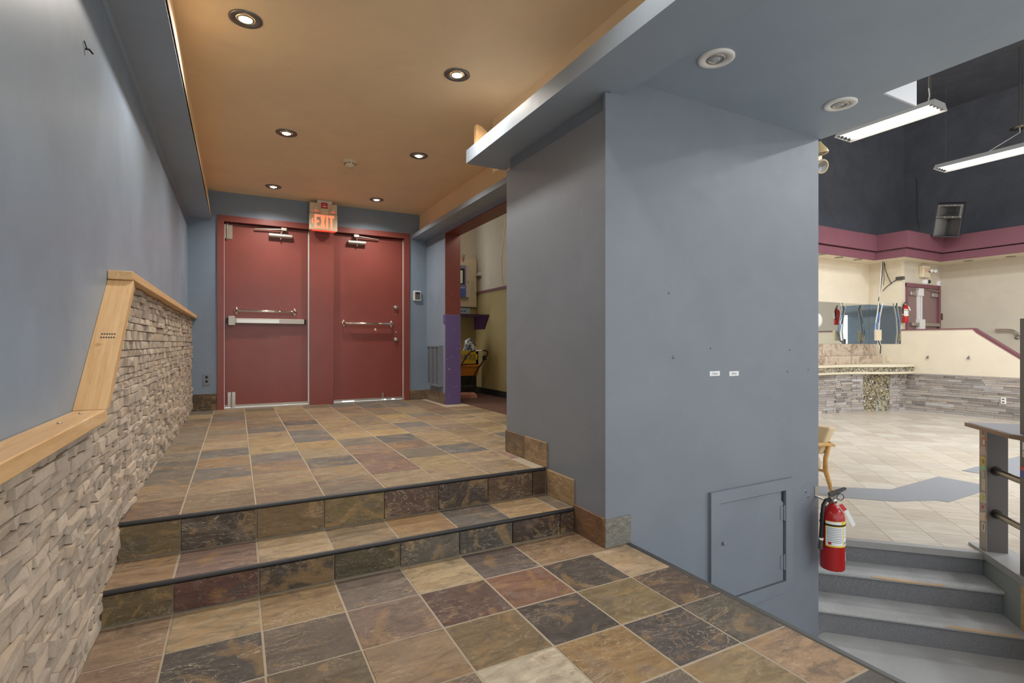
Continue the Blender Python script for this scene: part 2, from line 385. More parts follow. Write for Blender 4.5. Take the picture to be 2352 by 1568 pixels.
for c in range(8):
    x0, x1 = xs0[c], (xs0[c + 1] if c < 7 else XP - .014)
    if c == 7: x0 = 1.625
    w = x1 - x0 - G
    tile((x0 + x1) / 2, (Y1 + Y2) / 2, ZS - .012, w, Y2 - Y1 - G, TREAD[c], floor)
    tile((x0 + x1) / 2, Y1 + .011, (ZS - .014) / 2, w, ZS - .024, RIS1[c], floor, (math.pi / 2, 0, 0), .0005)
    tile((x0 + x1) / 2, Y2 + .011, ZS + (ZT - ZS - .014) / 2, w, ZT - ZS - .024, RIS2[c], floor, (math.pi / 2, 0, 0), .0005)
xs1 = [-.46, -.228, .083, .400, .712, 1.024, 1.335, 1.646, 1.957, 2.266, 2.60]
UPC = {0: '#8d7056 #937c5c #8f755a #84735e #a88f68 #a78e64 #9d8664 #a17e6a',
       1: '#9a8264 #a38a68 #a58e66 #a98f64 #8d6957 #a8905c #a98f68 #9f8660',
       2: '#83796b #7a7772 #957a5e #696864 #86695a #82775f #6b6d6e #a48c66',
       3: '#77736b #a2855f #7b7873 #a8946c #967a60 #8d6f56 #ab9062 #a08864',
       4: '#8b8374 #7d7a73 #b59b66 #b6985a #817a6a #6c6d6c #ab9263 #98815f',
       5: '#9d8a68 #b09a74 #b59a64 #7a7872 #b59a62 #bb9c5c #a08c70 #8f7a64',
       6: '#8c8273 #a38a6a #a98f66 #77756f #a98d62 #a18a66 #7b7a78 #a38e6c',
       7: '#918671 #8e8069 #6f6e6b #9b8261 #a98e62 #84775f #a68e66 #a0835f',
       8: '#857a68 #9c8460 #8b7458 #5f5e5c #a98e60 #8f7d62 #b29758 #8a8070'}
rows = [2.812] + [2.82 + .316 * k for k in range(1, 14)]
rows[-1] = YB + .07
for r in range(len(rows) - 1):
    y0, y1 = rows[r], rows[r + 1]
    cols = UPC[r].split() if r in UPC else []
    for c in range(10):
        x0, x1 = xs1[c], xs1[c + 1]
        if y1 < 3.40 and x0 > 1.7: continue
        if y0 < 3.40 and x1 > XP: x1 = XP - .014 if y1 < 3.45 else x1
        yy0 = y0
        if c >= 7 and y0 < 3.40: yy0 = 3.40
        if x1 - x0 < .03: continue
        if c == 9 and y1 > 6.1: continue
        if c == 8 and y0 > 6.2: x1 = min(x1, XR - .012)
        col = cols[c] if c < len(cols) else random.choice(PAL)
        tile((x0 + x1) / 2, (yy0 + y1) / 2, ZT - .012, x1 - x0 - G, y1 - yy0 - G, col, floor)
b = MB(); b.tube([(-.45, Y1 + .008, ZS - .008), (XP - .014, Y1 + .008, ZS - .008)], .0105, 10)
struct(b, 'trim_1', M_RUBBER, label='black rubber nosing on the lower step')
b = MB(); b.tube([(-.45, Y2 + .008, ZT - .008), (XP - .014, Y2 + .008, ZT - .008)], .0105, 10)
struct(b, 'trim_2', M_RUBBER, label='black rubber nosing on the upper step')
b = MB(); b.cbox(XE - .016, XE + .012, -1.3, YP - .001, -.035, .004, .004)
struct(b, 'trim_3', M_EDGE, label='dark edging strip along the open side of the platform')
b = MB(); b.box(XE - .02, XE - .004, -1.3, YP - .001, ZL, -.035)
struct(b, 'wall_platform', M_PANEL)
# skirting tiles
sk = thing('baseboard_pillar', None, None); tag(sk, 'stepped slate skirting along the pillar', kind='structure')
def skirt(parent, p0, p1, z0, z1, n, cols):      # vertical tiles between two floor points, standing on the outside of a wall
    p0, p1 = Vector(p0), Vector(p1); d = (p1 - p0); L = d.length / n; a = math.atan2(d.y, d.x)
    for i in range(n):
        c = p0 + d * ((i + .5) / n)
        o = tile(c.x, c.y, (z0 + z1) / 2, L - .003, z1 - z0, cols[i], parent, (math.pi / 2, 0, a), 0)
skirt(sk, (XP - .001, 3.36), (XP - .001, Y2 - .002), ZT, ZT + .155, 2, ['#7c6850', '#a28055'])
skirt(sk, (XP - .001, Y2 - .004), (XP - .001, 2.497), ZS, ZS + .158, 1, ['#a88a5a'])
skirt(sk, (XP - .001, 2.492), (XP - .001, YP - .010), 0, .157, 1, ['#8c6238'])
skirt(sk, (XP - .010, YP - .001), (1.905, YP - .001), 0, .15, 1, ['#7d8078'])
skl = thing('baseboard_back', None, None); tag(skl, 'slate skirting beside the maroon doors', kind='structure')
skirt(skl, (PY(443, 905, YB).x, YB - .001), (PY(499, 905, YB).x - .004, YB - .001), ZT, ZT + .19, 1, ['#5a4630'])
skirt(skl, (PY(940, 905, YB).x + .004, YB - .001), (XR - .012, YB - .001), ZT, ZT + .13, 1, ['#77604a'])
skirt(skl, (XR - .001, YB - .014), (XR - .001, 6.27), ZT, ZT + .145, 2, ['#84705a', '#7d6a56'])

# ------------------------------------------------------------------ setting: walls and ceilings
def wall_holes(b, axis, a, t, u0, u1, z0, z1, holes):   # wall in plane axis=a, thickness t, with rectangular holes (u0,u1,z0,z1)
    us = sorted({u0, u1, *[h[0] for h in holes], *[h[1] for h in holes]}); zs = sorted({z0, z1, *[h[2] for h in holes], *[h[3] for h in holes]})
    for i in range(len(us) - 1):
        for j in range(len(zs) - 1):
            cu, cz = (us[i] + us[i + 1]) / 2, (zs[j] + zs[j + 1]) / 2
            if any(h[0] < cu < h[1] and h[2] < cz < h[3] for h in holes): continue
            if axis == 'y': b.box(us[i], us[i + 1], a, a + t, zs[j], zs[j + 1])
            else: b.box(a, a + t, us[i], us[i + 1], zs[j], zs[j + 1])
b = MB(); b.box(XL - .15, XL, -1.3, YB + .2, -.3, 3.1)
wall_left = struct(b, 'wall_left', M_BLUE, label='blue-grey wall along the left side')
FX0, FX1 = PY(499, 700, YB).x, PY(940, 700, YB).x
FZ1 = PY(499, 493, YB).z
b = MB(); wall_holes(b, 'y', YB, .2, XL, XR + .1, ZT - .1, 3.1, [(FX0 + .02, FX1 - .02, ZT - .1, FZ1 - .02)])
struct(b, 'wall_back', M_BLUEB, label='blue back wall around the maroon doors')
b = MB(); b.box(XL - .1, 2.8, -1.3, YB + .2, ZC, ZC + .1)
ceiling = struct(b, 'ceiling', M_TAN, label='ochre ceiling with six lit downlights')
# left soffit
b = MB(); b.prism([(XL, 2.527), (-.266, 2.527), (-.30, ZC), (XL, ZC)], 'y', -1.3, YB)
sof = struct(b, 'trim_4', M_SOFFIT, label='blue-grey boxed soffit along the left wall')
b = MB(); b.plate([(-.262, -1.3, 2.545), (-.262, YB - .12, 2.545), (-.297, YB - .12, ZC), (-.297, -1.3, ZC)], (.003, 0, 0))
b.build('soffit_face', M_TAN, sof, label='ochre side of the soffit')
b = MB(); b.box(XL, XL + .012, -1.3, 6.9, 2.48, 2.527); b.build('soffit_batten', M_SOFFIT, sof)
# right wall beyond the pillar, with the side opening
OY0, OY1, OZ = 4.3, 6.256, 2.488
b = MB(); wall_holes(b, 'x', XR, .19, 3.3, YB + .2, ZT - .1, 2.9, [(OY0, OY1, ZT - .1, OZ)])
struct(b, 'wall_right', M_BLUE, label='blue-grey right wall with the side opening')
b = MB(); b.box(2.25, XR + .1, 3.73, YB, 2.54, ZC)
struct(b, 'trim_5', M_TAN, label='ochre box above the far ledge')
b = MB(); b.box(2.14, XR, 3.6, YB, 2.527, 2.582)
struct(b, 'trim_6', M_SOFFIT, label='blue-grey ledge running above the side opening')
j = MB(); j.box(XR - .004, XR + .2, OY1 - .012, OY1 + .002, ZT, OZ)
jamb = struct(j, 'trim_7', M_MAROONJ, label='maroon jamb and head of the side opening')
j = MB(); j.box(XR - .004, XR + .2, OY0, OY1 - .012, OZ - .012, OZ + .002); j.build('head_board', M_MAROONJ, jamb)
pz = PY(1030, 722, OY1 - .02).z
j = MB(); j.cbox(XR - .006, XR + .2, OY1 - .028, OY1 - .012, ZT, pz, .003); j.box(XR - .012, XR + .0, OY1 - .02, OY1 + .05, pz - .11, pz)
j.build('kick_board', M_PURPLE, jamb, label='chipped purple board on the lower jamb')
# pillar block and front panelled wall
b = MB(); b.box(XP, XW, YP, 3.36, ZL, 2.335); b.box(XP + .03, XW, YP, 3.36, 2.335, 2.56); b.box(XP, XP + .03, YP, YP + .02, 2.335, 2.425)
pillar = struct(b, 'wall_pillar', M_PANEL, label='blue-grey boxed pillar and panelled front wall')
b = MB(); b.box(XP - .003, XP + .06, YP - .004, YP, .02, 2.42); b.build('corner_bead', M_PANEL, pillar)
b = MB(); b.box(1.80, 1.83, -1.3, 3.73, 2.44, ZC); b.box(1.83, 2.26, 3.70, 3.73, 2.5, ZC)
struct(b, 'trim_8', M_TAN, label='ochre face above the near cove ledge')
# near cove ledge and blue soffit
b = MB(); b.box(1.518, 1.542, -1.3, 3.6, 2.43, 2.527); b.box(1.542, 1.85, -1.3, 3.6, 2.43, 2.45)
struct(b, 'trim_9', M_SOFFIT, label='blue-grey cove ledge along the ochre ceiling')
b = MB()
b.prism([(1.822, 2.432), (1.944, 2.52), (3.28, 2.52), (3.28, 6.9), (1.84, 6.9)], 'y', -1.3, 1.646)
b.prism([(1.822, 2.432), (1.944, 2.52), (3.63, 2.52), (3.63, 6.9), (1.84, 6.9)], 'y', 1.646, YP)
b.box(1.85, 3.63, YP, 3.4, 2.56, 6.9)
struct(b, 'ceiling', M_SOFFIT, label='blue-grey dropped ceiling by the hall')
b = MB(); b.box(3.281, 3.632, 1.634, 1.646, 2.521, 6.8); struct(b, 'trim_10', M_WHITEP, label='pale end face of the dropped ceiling')
# wood stub standing in the cove
b = MB(); p0 = PX(1077, 300, 1.56); b.prism([(1.56, 2.45), (1.65, 2.45), (1.65, 2.66), (1.60, 2.695), (1.56, 2.70)], 'y', 3.51, 3.55)
b.build('wood_stub', M_PINE, label='bare wooden stub standing in the end of the cove ledge', cat='wood')

# ------------------------------------------------------------------ stone wainscot on the left wall
XS = XL + .022
LZ, CZ = .858, 1.40
def top_at(y):
    if y < 2.27: return LZ - .045
    if y > 2.80: return CZ - .036
    return LZ - .02 + (y - 2.27) / (2.80 - 2.27) * (CZ - LZ) - .05
def bot_at(y): return 0 if y < Y1 else (ZS if y < Y2 else ZT)
b = MB(); b.prism([(-1.3, -.2), (YB, -.2), (YB, CZ - .04), (2.84, CZ - .04), (2.29, LZ - .05), (-1.3, LZ - .05)], 'x', XL - .001, XS - .004)
ven = b.build('stone_veneer', M_MORTAR, wall_left, label='stacked ledger stone with split faces')
pieces = []
z = .0; row = 0
while z < CZ - .04:
    h = random.choice([.03, .034, .038, .044, .05])
    if (row % 4) == 0: h = .034
    y = .9 + random.uniform(0, .1)
    while y < YB - .002:
        L = random.choice([.05, .07, .09, .11, .14, .19]); y1 = min(y + L, YB - .002)
        zt, zb = min(z + h, min(top_at(y), top_at(y1))), max(z, bot_at(y))
        if zt - zb > .012 and y1 - y > .01: pieces.append((y, y1, zb, zt))
        y = y1
    z += h; row += 1
def stone_piece(m, y0, y1, z0, z1, o=Vector()):
    p = random.choice([.010, .014, .016, .019, .022, .030]); g = .0012; q = lambda: max(.005, p + random.uniform(-.0055, .0055))
    y0, y1, z0, z1 = y0 + g, y1 - g, z0 + g, z1 - g; e = lambda: random.uniform(-.004, .004)
    my = y0 + (y1 - y0) * random.uniform(.3, .7)
    bk = [Vector((XS - .006, a, c)) for a, c in ((y0, z0), (y1, z0), (y1, z1), (y0, z1))]
    fr = [Vector((XS + q(), a, c)) for a, c in ((y0 + .001, z0 + .001), (y1 - .001, z0 + .001), (y1 - .001, z1 - .001), (y0 + .001, z1 - .001))]
    ce = Vector((XS + p + random.uniform(-.001, .004), my, (z0 + z1) / 2 + e()))
    vs = [v - o for v in bk + fr + [ce]]
    m.add(vs, [(3, 2, 1, 0), (0, 1, 5, 4), (1, 2, 6, 5), (2, 3, 7, 6), (3, 0, 4, 7), (4, 5, 8), (5, 6, 8), (6, 7, 8), (7, 4, 8)])
def seen(p):   # projected size, for choosing which stones are parts of their own
    y = (p[0] + p[1]) / 2; c = Vector((XL, y, (p[2] + p[3]) / 2)) - CAM; zz = c.dot(FW)
    u = CXP + FPX * c.dot(RT) / max(zz, .1); v = CYP - FPX * c.z / max(zz, .1)
    if zz < .2 or u < -20 or v > 1600: return -1
    return (p[1] - p[0]) * (p[3] - p[2]) * abs(c.x) / zz ** 3
pieces.sort(key=seen, reverse=True)
for p in pieces[:300]:
    m = MB(); o = Vector((XS, (p[0] + p[1]) / 2, (p[2] + p[3]) / 2)); stone_piece(m, *p, o=o)
    me = m.mesh('stone', M_LEDGE); ob = bpy.data.objects.new('stone', me); COL.objects.link(ob); ob.parent = ven; ob.location = o - ORG[ven.name]
m = MB()
for p in pieces[300:]: stone_piece(m, *p)
m.build('stones', M_LEDGES, ven, kind='stuff')
# pine boards capping the stone
b = MB(); b.cbox(XL + .001, -.402, -1.3, 2.285, LZ - .044, LZ, .003)
o = b.build('pine_ledge_board', M_PINE, label='long pine board forming the lower ledge on the stone wall', cat='board')
for yy in (1.93, 2.16):
    b = MB(); b.lathe([(0, .0), (.006, .0), (.006, .003), (0, .004)], 8, (-.45, yy, LZ)); b.build('screw', M_STEEL, o)
b = MB(); b.cbox(XL + .001, -.402, 2.80, 4.6, CZ - .034, CZ + .004, .003); o = b.build('pine_cap_board', M_PINE, label='nearer pine cap board along the top of the stone wall', cat='board')
b = MB(); b.cbox(XL + .001, -.402, 4.602, YB - .002, CZ - .034, CZ + .004, .003); b.build('pine_cap_board', M_PINE, label='farther pine cap board ending at the blue back wall', cat='board')
A, B = Vector((0, 2.262, LZ + .001)), Vector((0, 2.812, CZ - .036)); L = (B - A).length; ang = math.atan2(B.z - A.z, B.y - A.y)
sb = thing('pine_slope_board', 'slanted pine board rising from the lower ledge to the cap', 'board', (XL + .001, A.y, A.z), rot=(ang, 0, 0))
b = MB(); b.prism([(0, 0), (.04 / math.tan(ang), -.04 * 0 - .04), (L, -.04), (L + .0, 0)], 'x', 0, .092); b.build('board', M_PINE, sb, local=True)
b = MB()
for k in range(2):
    for i in range(6): b.box(.025 + i * .008, .030 + i * .008, L * .52 - k * .02, L * .52 - k * .02 + .008, .0, .0006)
b.build('grade_stamp', M_DARKINK, sb, local=True)

# ------------------------------------------------------------------ maroon doors
def QB(u, v, y=YB): return PY(u, v, y)
frm = MB(); fw = .07
MX0, MX1 = QB(711, 800).x, QB(766, 800).x
frm.box(FX0, FX0 + fw, YB - .018, YB + .12, ZT, FZ1); frm.box(FX1 - fw, FX1, YB - .018, YB + .12, ZT, FZ1)
frm.box(FX0 + fw, FX1 - fw, YB - .018, YB + .12, FZ1 - fw, FZ1); frm.box(MX0, MX1, YB - .0185, YB + .12, ZT, FZ1 - fw)
frm.box(FX0 + fw, FX1 - fw, YB + .10, YB + .12, FZ1 - fw - .05, FZ1 - fw)
fr = struct(frm, 'trim_11', M_MAROON, label='maroon steel frame around both exit doors')
m = MB(); m.box(FX0 + fw, MX0, YB - .005, YB + .12, ZT - .003, ZT + .012); m.build('threshold', M_SATIN, fr)
m = MB(); m.box(MX1, FX1 - fw, YB - .005, YB + .12, ZT - .003, ZT + .012); m.build('threshold', M_SATIN, fr)
DY = YB + .045      # face of the door leaves
def seal(parent, x, z0, z1):
    m = MB(); m.box(x - .004, x + .004, DY - .004, DY + .01, z0, z1); m.build('weather_strip', M_WHITE, parent)
def leaf(name, x0, x1, label):
    m = MB(); m.cbox(x0, x1, DY, DY + .045, ZT + .03, FZ1 - fw - .012, .002); d = struct(m, name, M_MAROON, label=label)
    m = MB(); m.box(x0, x1, DY - .008, DY, ZT + .018, ZT + .045); m.build('door_sweep', M_SATIN, d); return d
def grip(parent, u0, u1, v0, v1, name='pull_bar'):
    a, c = QB(u0, v0), QB(u1, v1); z0 = (a.z + c.z) / 2; r = .016; pr = .06
    m = MB(); pts = [(a.x, DY, z0), (a.x + .004, DY - pr * .6, z0), (a.x + .03, DY - pr, z0), (c.x - .03, DY - pr, z0), (c.x - .004, DY - pr * .6, z0), (c.x, DY, z0)]
    m.tube(pts, r, 10); pb = m.build(name, M_CHROME, parent)
    for x in (a.x, c.x):
        m = MB(); m.lathe([(0, .014), (.02, .014), (.03, .006), (.032, 0)], 16, (x, DY, z0), Matrix.Rotation(math.pi / 2, 3, 'X'))
        for s in (-1, 1): m.lathe([(0, .010), (.012, .008), (.016, 0)], 10, (x, DY, z0 + s * .03), Matrix.Rotation(math.pi / 2, 3, 'X'))
        m.build('mounting_plate', M_CHROME, pb)
def closer(parent, x0, x1, z, arm_pts):
    m = MB(); M = Matrix.Rotation(math.pi / 2, 3, 'Y'); m.tube([(x0, DY - .035, z), (x1, DY - .035, z)], .028, 14); m.box(x0 + .02, x1 - .02, DY - .03, DY, z - .028, z + .028)
    cb = m.build('door_closer', M_SATIN, parent)
    m = MB(); m.tube([(( x0 + x1) / 2, DY - .04, z - .028), ((x0 + x1) / 2, DY - .04, z - .045)], .008, 8); m.build('adjuster', M_SATIN, cb)
    m = MB()
    for k in range(len(arm_pts) - 1): m.tube([arm_pts[k], arm_pts[k + 1]], .008, 6)
    p = Vector(arm_pts[1]); m.cbox(p.x - .035, p.x + .035, p.y - .02, p.y + .02, p.z - .02, p.z + .02, .006); m.build('closer_arm', M_SATIN, cb)
LX0, LX1 = FX0 + fw + .002, MX0 - .012
d1 = leaf('door_1', LX0, LX1, 'left maroon exit door with panic bar and chrome pull bar')
seal(d1, MX0 - .006, ZT + .01, FZ1 - fw - .01)
m = MB(); m.box(FX0 + fw, FX0 + fw + .03, YB + .03, DY - .002, QB(520, 546).z, QB(520, 514).z); m.box(LX0 + .035, LX0 + .085, DY - .006, DY, QB(520, 546).z, QB(520, 514).z)
m.tube([(LX0 + .028, DY - .012, QB(520, 546).z - .01), (LX0 + .028, DY - .012, QB(520, 512).z)], .012, 8); m.build('hinge', M_STEEL, d1)
m = MB(); zt = QB(530, 901).z; m.box(LX0 + .035, LX0 + .07, DY - .012, DY, ZT + .02, zt); m.box(LX0 + .08, LX0 + .115, DY - .016, DY, ZT + .015, zt)
m.tube([(LX0 + .075, DY - .012, ZT + .012), (LX0 + .075, DY - .012, zt - .04)], .008, 8); m.build('bottom_pivot', M_STEEL, d1)
grip(d1, 543, 677, 713, 717)
a, c = QB(524, 736), QB(703, 739); z0 = (a.z + c.z) / 2
m = MB(); m.cbox(a.x + .04, c.x - .02, DY - .05, DY, z0 - .03, z0 + .03, .004); pb = m.build('panic_bar', M_SATIN, d1)
m = MB(); m.cbox(a.x, a.x + .075, DY - .06, DY, z0 - .055, z0 + .055, .004); m.build('latch_case', M_SATIN, pb)
m = MB(); m.box(a.x + .09, QB(641, 738).x, DY - .062, DY - .05, z0 - .024, z0 + .018); m.build('touch_pad', M_STEEL, pb)
m = MB(); m.cbox(c.x - .02, c.x, DY - .05, DY, z0 - .032, z0 + .032, .004); m.build('end_cap', M_BLACKP, pb)
m = MB(); m.box(a.x - .022, a.x, DY - .03, DY, z0 - .03, z0 + .03); m.build('latch_bolt', M_BLACKP, pb)
a, c = QB(618, 540), QB(671, 543)
closer(d1, a.x, c.x, (a.z + c.z) / 2, [((a.x + c.x) / 2, DY - .04, a.z + .03), (QB(652, 527).x, DY - .05, QB(652, 527).z), (QB(585, 525).x, DY - .03, QB(585, 525).z)])
RX0, RX1 = MX1 + .004, FX1 - fw - .012
d2 = leaf('door_2', RX0, RX1, 'right maroon exit door with two deadbolts')
seal(d2, FX1 - fw - .006, ZT + .01, FZ1 - fw - .01)
grip(d2, 791, 901, 741, 745)
a, c = QB(800, 555), QB(840, 559)
closer(d2, a.x, c.x, (a.z + c.z) / 2, [((a.x + c.x) / 2, DY - .04, a.z + .03), (QB(818, 542).x, DY - .05, QB(818, 542).z), (QB(870, 551).x, DY - .03, QB(870, 550).z)])
for v in (706, 780):
    p = QB(911, v); m = MB(); m.lathe([(0, .03), (.02, .03), (.024, .026), (.03, .008), (.034, 0)], 18, (p.x, DY, p.z), Matrix.Rotation(math.pi / 2, 3, 'X'))
    m.box(p.x - .004, p.x + .004, DY - .034, DY - .03, p.z - .012, p.z + .012); m.build('deadbolt', M_SATIN, d2)
for v in (722, 763):
    p = QB(912, v); m = MB(); m.lathe([(0, .004), (.008, .003), (.009, 0)], 10, (p.x, DY, p.z), Matrix.Rotation(math.pi / 2, 3, 'X')); m.build('screw', M_STEEL, d2)
p = QB(881, 910); m = MB(); m.cbox(p.x - .014, p.x + .014, DY - .016, DY, p.z - .03, p.z + .045, .003); m.tube([(p.x, DY - .012, p.z - .06), (p.x, DY - .012, p.z + .02)], .007, 8); m.build('floor_bolt', M_STEEL, d2)
p = QB(864, 756); m = MB(); m.plate([(p.x - .016, DY - .0008, p.z - .012), (p.x + .014, DY - .0008, p.z - .016), (p.x + .012, DY - .0008, p.z + .004), (p.x + .002, DY - .0008, p.z + .018), (p.x - .010, DY - .0008, p.z + .014)], (0, .0008, 0)); m.build('paint_chip', M_CREAMP, d2)
m = MB()
for u0, u1 in ((517, 531), (653, 665)): m.box(QB(u0, 930).x, QB(u1, 930).x, DY + .02, DY + .03, ZT + .012, ZT + .024)
m.build('daylight_gap', M_DAY, d1)
m = MB()
for u0, u1 in ((787, 815), (879, 888), (901, 908)): m.box(QB(u0, 920).x, QB(u1, 920).x, DY - .010, DY - .0085, ZT + .013, ZT + .026)
m.build('daylight_gap', M_DAY, d2)

# ------------------------------------------------------------------ exit sign over the doors
EY = YB - .16
e0, e1 = PY(711, 500, EY), PY(775, 500, EY); ez0, ezm, ez1 = PY(743, 529, EY).z, PY(743, 490, EY).z, PY(743, 467, EY).z
ex = thing('exit_sign', 'lit exit sign with emergency lamp heads above the mullion', 'sign', ((e0.x + e1.x) / 2, EY, ez0))
m = MB(); m.cbox(e0.x, e1.x, EY, EY + .07, ez0, ezm - .002, .005); m.build('sign_body', M_CREAMP, ex)
m = MB(); m.cbox(e0.x + .004, e1.x - .004, EY - .004, EY + .075, ezm + .002, ez1, .006); m.build('lamp_housing', M_CREAMP, ex)
m = MB(); m.cbox(PY(729, 462, EY).x, PY(763, 462, EY).x, EY, EY + .12, ez1 - .004, ZC, .004); m.build('ceiling_mount', M_WHITE, ex)
H = ezm - ez0; W_ = e1.x - e0.x
def bar(m, x0, x1, z0, z1): m.box(e0.x + W_ * x0, e0.x + W_ * x1, EY - .003, EY, ez0 + H * z0, ez0 + H * z1)
def slant(m, xa, xb, w, z0, z1):
    P = lambda x, zz: (e0.x + W_ * x, EY - .003, ez0 + H * zz)
    m.plate([P(xa, z0), P(xa + w, z0), P(xb + w, z1), P(xb, z1)], (0, .003, 0))
m = MB(); zb, zt = .10, .90
bar(m, .17, .25, zb, zt); bar(m, .25, .36, zb, zb + .13); bar(m, .25, .34, .44, .57); bar(m, .25, .36, zt - .13, zt); m.build('letter_e', M_EXITL, ex)
m = MB(); slant(m, .37, .48, .09, zb, zt); slant(m, .48, .37, .09, zb, zt); m.build('letter_x', M_EXITL, ex)
m = MB(); bar(m, .585, .66, zb, zt); m.build('letter_i', M_EXITL, ex)
m = MB(); bar(m, .74, .82, zb, zt - .12); bar(m, .68, .88, zt - .13, zt); m.build('letter_t', M_EXITL, ex)
m = MB(); slant(m, .07, .115, .04, .52, .68); slant(m, .115, .07, .04, .36, .52); m.build('arrow', M_EXITL, ex)
m = MB(); m.box(e0.x + .03, e1.x - .02, EY - .001, EY + .06, ez0 - .006, ez0); m.build('glow_strip', M_EXITG, ex)
H2 = ez1 - ezm
for fx in (.22, .83):
    m = MB(); x = e0.x + W_ * fx; m.lathe([(.014, H2 * .75), (.022, H2 * .5), (.03, H2 * .22), (.026, H2 * .2), (0, H2 * .2)], 14, (x, EY - .025, ezm)); m.build('lamp_head', M_CREAMP, ex)
    m = MB(); m.lathe([(.024, H2 * .19), (0, H2 * .17)], 12, (x, EY - .025, ezm)); m.build('lamp_lens', M_EXITG, ex)
m = MB(); m.box(e0.x + W_ * .40, e0.x + W_ * .62, EY - .04, EY - .036, ezm + H2 * .45, ez1); m.build('warning_card', M_REDTAG, ex)
m = MB(); m.box(e0.x + W_ * .44, e0.x + W_ * .58, EY - .0405, EY - .04, ezm + H2 * .58, ezm + H2 * .66); m.box(e0.x + W_ * .49, e0.x + W_ * .52, EY - .0405, EY - .04, ezm + H2 * .75, ezm + H2 * .85); m.build('card_print', M_PAPER, ex)
m = MB(); m.cbox(e0.x + W_ * .38, e0.x + W_ * .66, EY - .034, EY - .004, ezm - .01, ezm + H2 * .45, .004); m.build('clear_cover', M_CREAMP, ex)

# ------------------------------------------------------------------ small fittings on the blue walls
def outlet(u0, u1, v0, v1, y, label, mplate, mdark):
    a, c = PY(u0, v0, y), PY(u1, v1, y); o = thing('wall_outlet', label, 'outlet', ((a.x + c.x) / 2, y, c.z))
    m = MB(); m.cbox(a.x, c.x, y - .008, y, c.z, a.z, .002); m.build('cover_plate', mplate, o)
    for f in (.33, .7):
        zc = c.z + (a.z - c.z) * f; xc = (a.x + c.x) / 2; m = MB(); m.lathe([(0, .004), (.013, .004), (.015, 0)], 14, (xc, y - .008, zc), Matrix.Rotation(math.pi / 2, 3, 'X')); m.build('socket', mdark, o)
outlet(466.5, 483, 858, 884, YB, 'painted double wall outlet left of the maroon doors', M_PANEL, M_BLACKP)
a, c = PY(949, 668, YB), PY(966, 691, YB)
t = thing('thermostat', 'small white wall control between door frame and corner', 'thermostat', ((a.x + c.x) / 2, YB, c.z))
m = MB(); m.cbox(a.x, c.x, YB - .028, YB, c.z, a.z, .004); m.build('case', M_WHITE, t)
m = MB(); m.box(a.x + .018, c.x - .012, YB - .030, YB - .028, c.z + .015, a.z - .012); m.build('face_panel', M_GIMBAL, t)
m = MB(); m.box(a.x + .035, c.x - .03, YB - .032, YB - .03, a.z - .045, a.z - .022); m.build('display', M_BLACKP, t)
g0, g1 = PX(990, 793, XR), PX(1018, 892, XR); gz1, gz0 = g0.z, PX(990, 882, XR).z
gr = thing('wall_grille', 'painted louvred vent grille low on the right wall', 'vent', (XR, (g0.y + g1.y) / 2, gz0))
m = MB(); D = .06; m.box(XR - D, XR, g1.y, g1.y + .02, gz0, gz1); m.box(XR - D, XR, g0.y - .02, g0.y, gz0, gz1); m.box(XR - D, XR, g1.y + .02, g0.y - .02, gz0, gz0 + .02); m.box(XR - D, XR, g1.y + .02, g0.y - .02, gz1 - .02, gz1)
for f in (1 / 3, 2 / 3): yy = g1.y + (g0.y - g1.y) * f; m.box(XR - D, XR - .02, yy - .012, yy + .012, gz0 + .02, gz1 - .02)
m.build('grille_frame', M_PANEL, gr)
m = MB(); m.box(XR - .012, XR, g1.y + .02, g0.y - .02, gz0 + .02, gz1 - .02); m.build('grille_back', M_DGREY, gr)
m = MB(); nz = 34
for k in range(nz):
    zc = gz0 + .025 + (gz1 - gz0 - .05) * k / (nz - 1); m.hexa([(XR - .052, g1.y + .02, zc - .004), (XR - .02, g1.y + .02, zc), (XR - .02, g0.y - .02, zc), (XR - .052, g0.y - .02, zc - .004),
        (XR - .052, g1.y + .02, zc + .0045), (XR - .02, g1.y + .02, zc + .0085), (XR - .02, g0.y - .02, zc + .0085), (XR - .052, g0.y - .02, zc + .0045)])
tag(m.build('louvres', M_PANEL, gr), kind='stuff')
# paper tags with the words on the front wall
for txt, u0, u1, lb in (('Clean', 1630, 1653, 'small white paper tag reading Clean on the front wall'), ('Dirty', 1675, 1696.5, 'small white paper tag reading Dirty on the front wall')):
    a, c = PY(u0, 852.5, YP), PY(u1, 862.5, YP); o = thing('paper_tag', lb, 'label', ((a.x + c.x) / 2, YP, c.z))
    m = MB(); m.box(a.x, c.x, YP - .0012, YP - .0002, c.z, a.z); m.build('paper', M_PAPER, o)
    put_text(txt, (a.z - c.z) * .72, ((a.x + c.x) / 2, YP - .0016, (a.z + c.z) / 2), (math.pi / 2, 0, 0), M_INK, o)
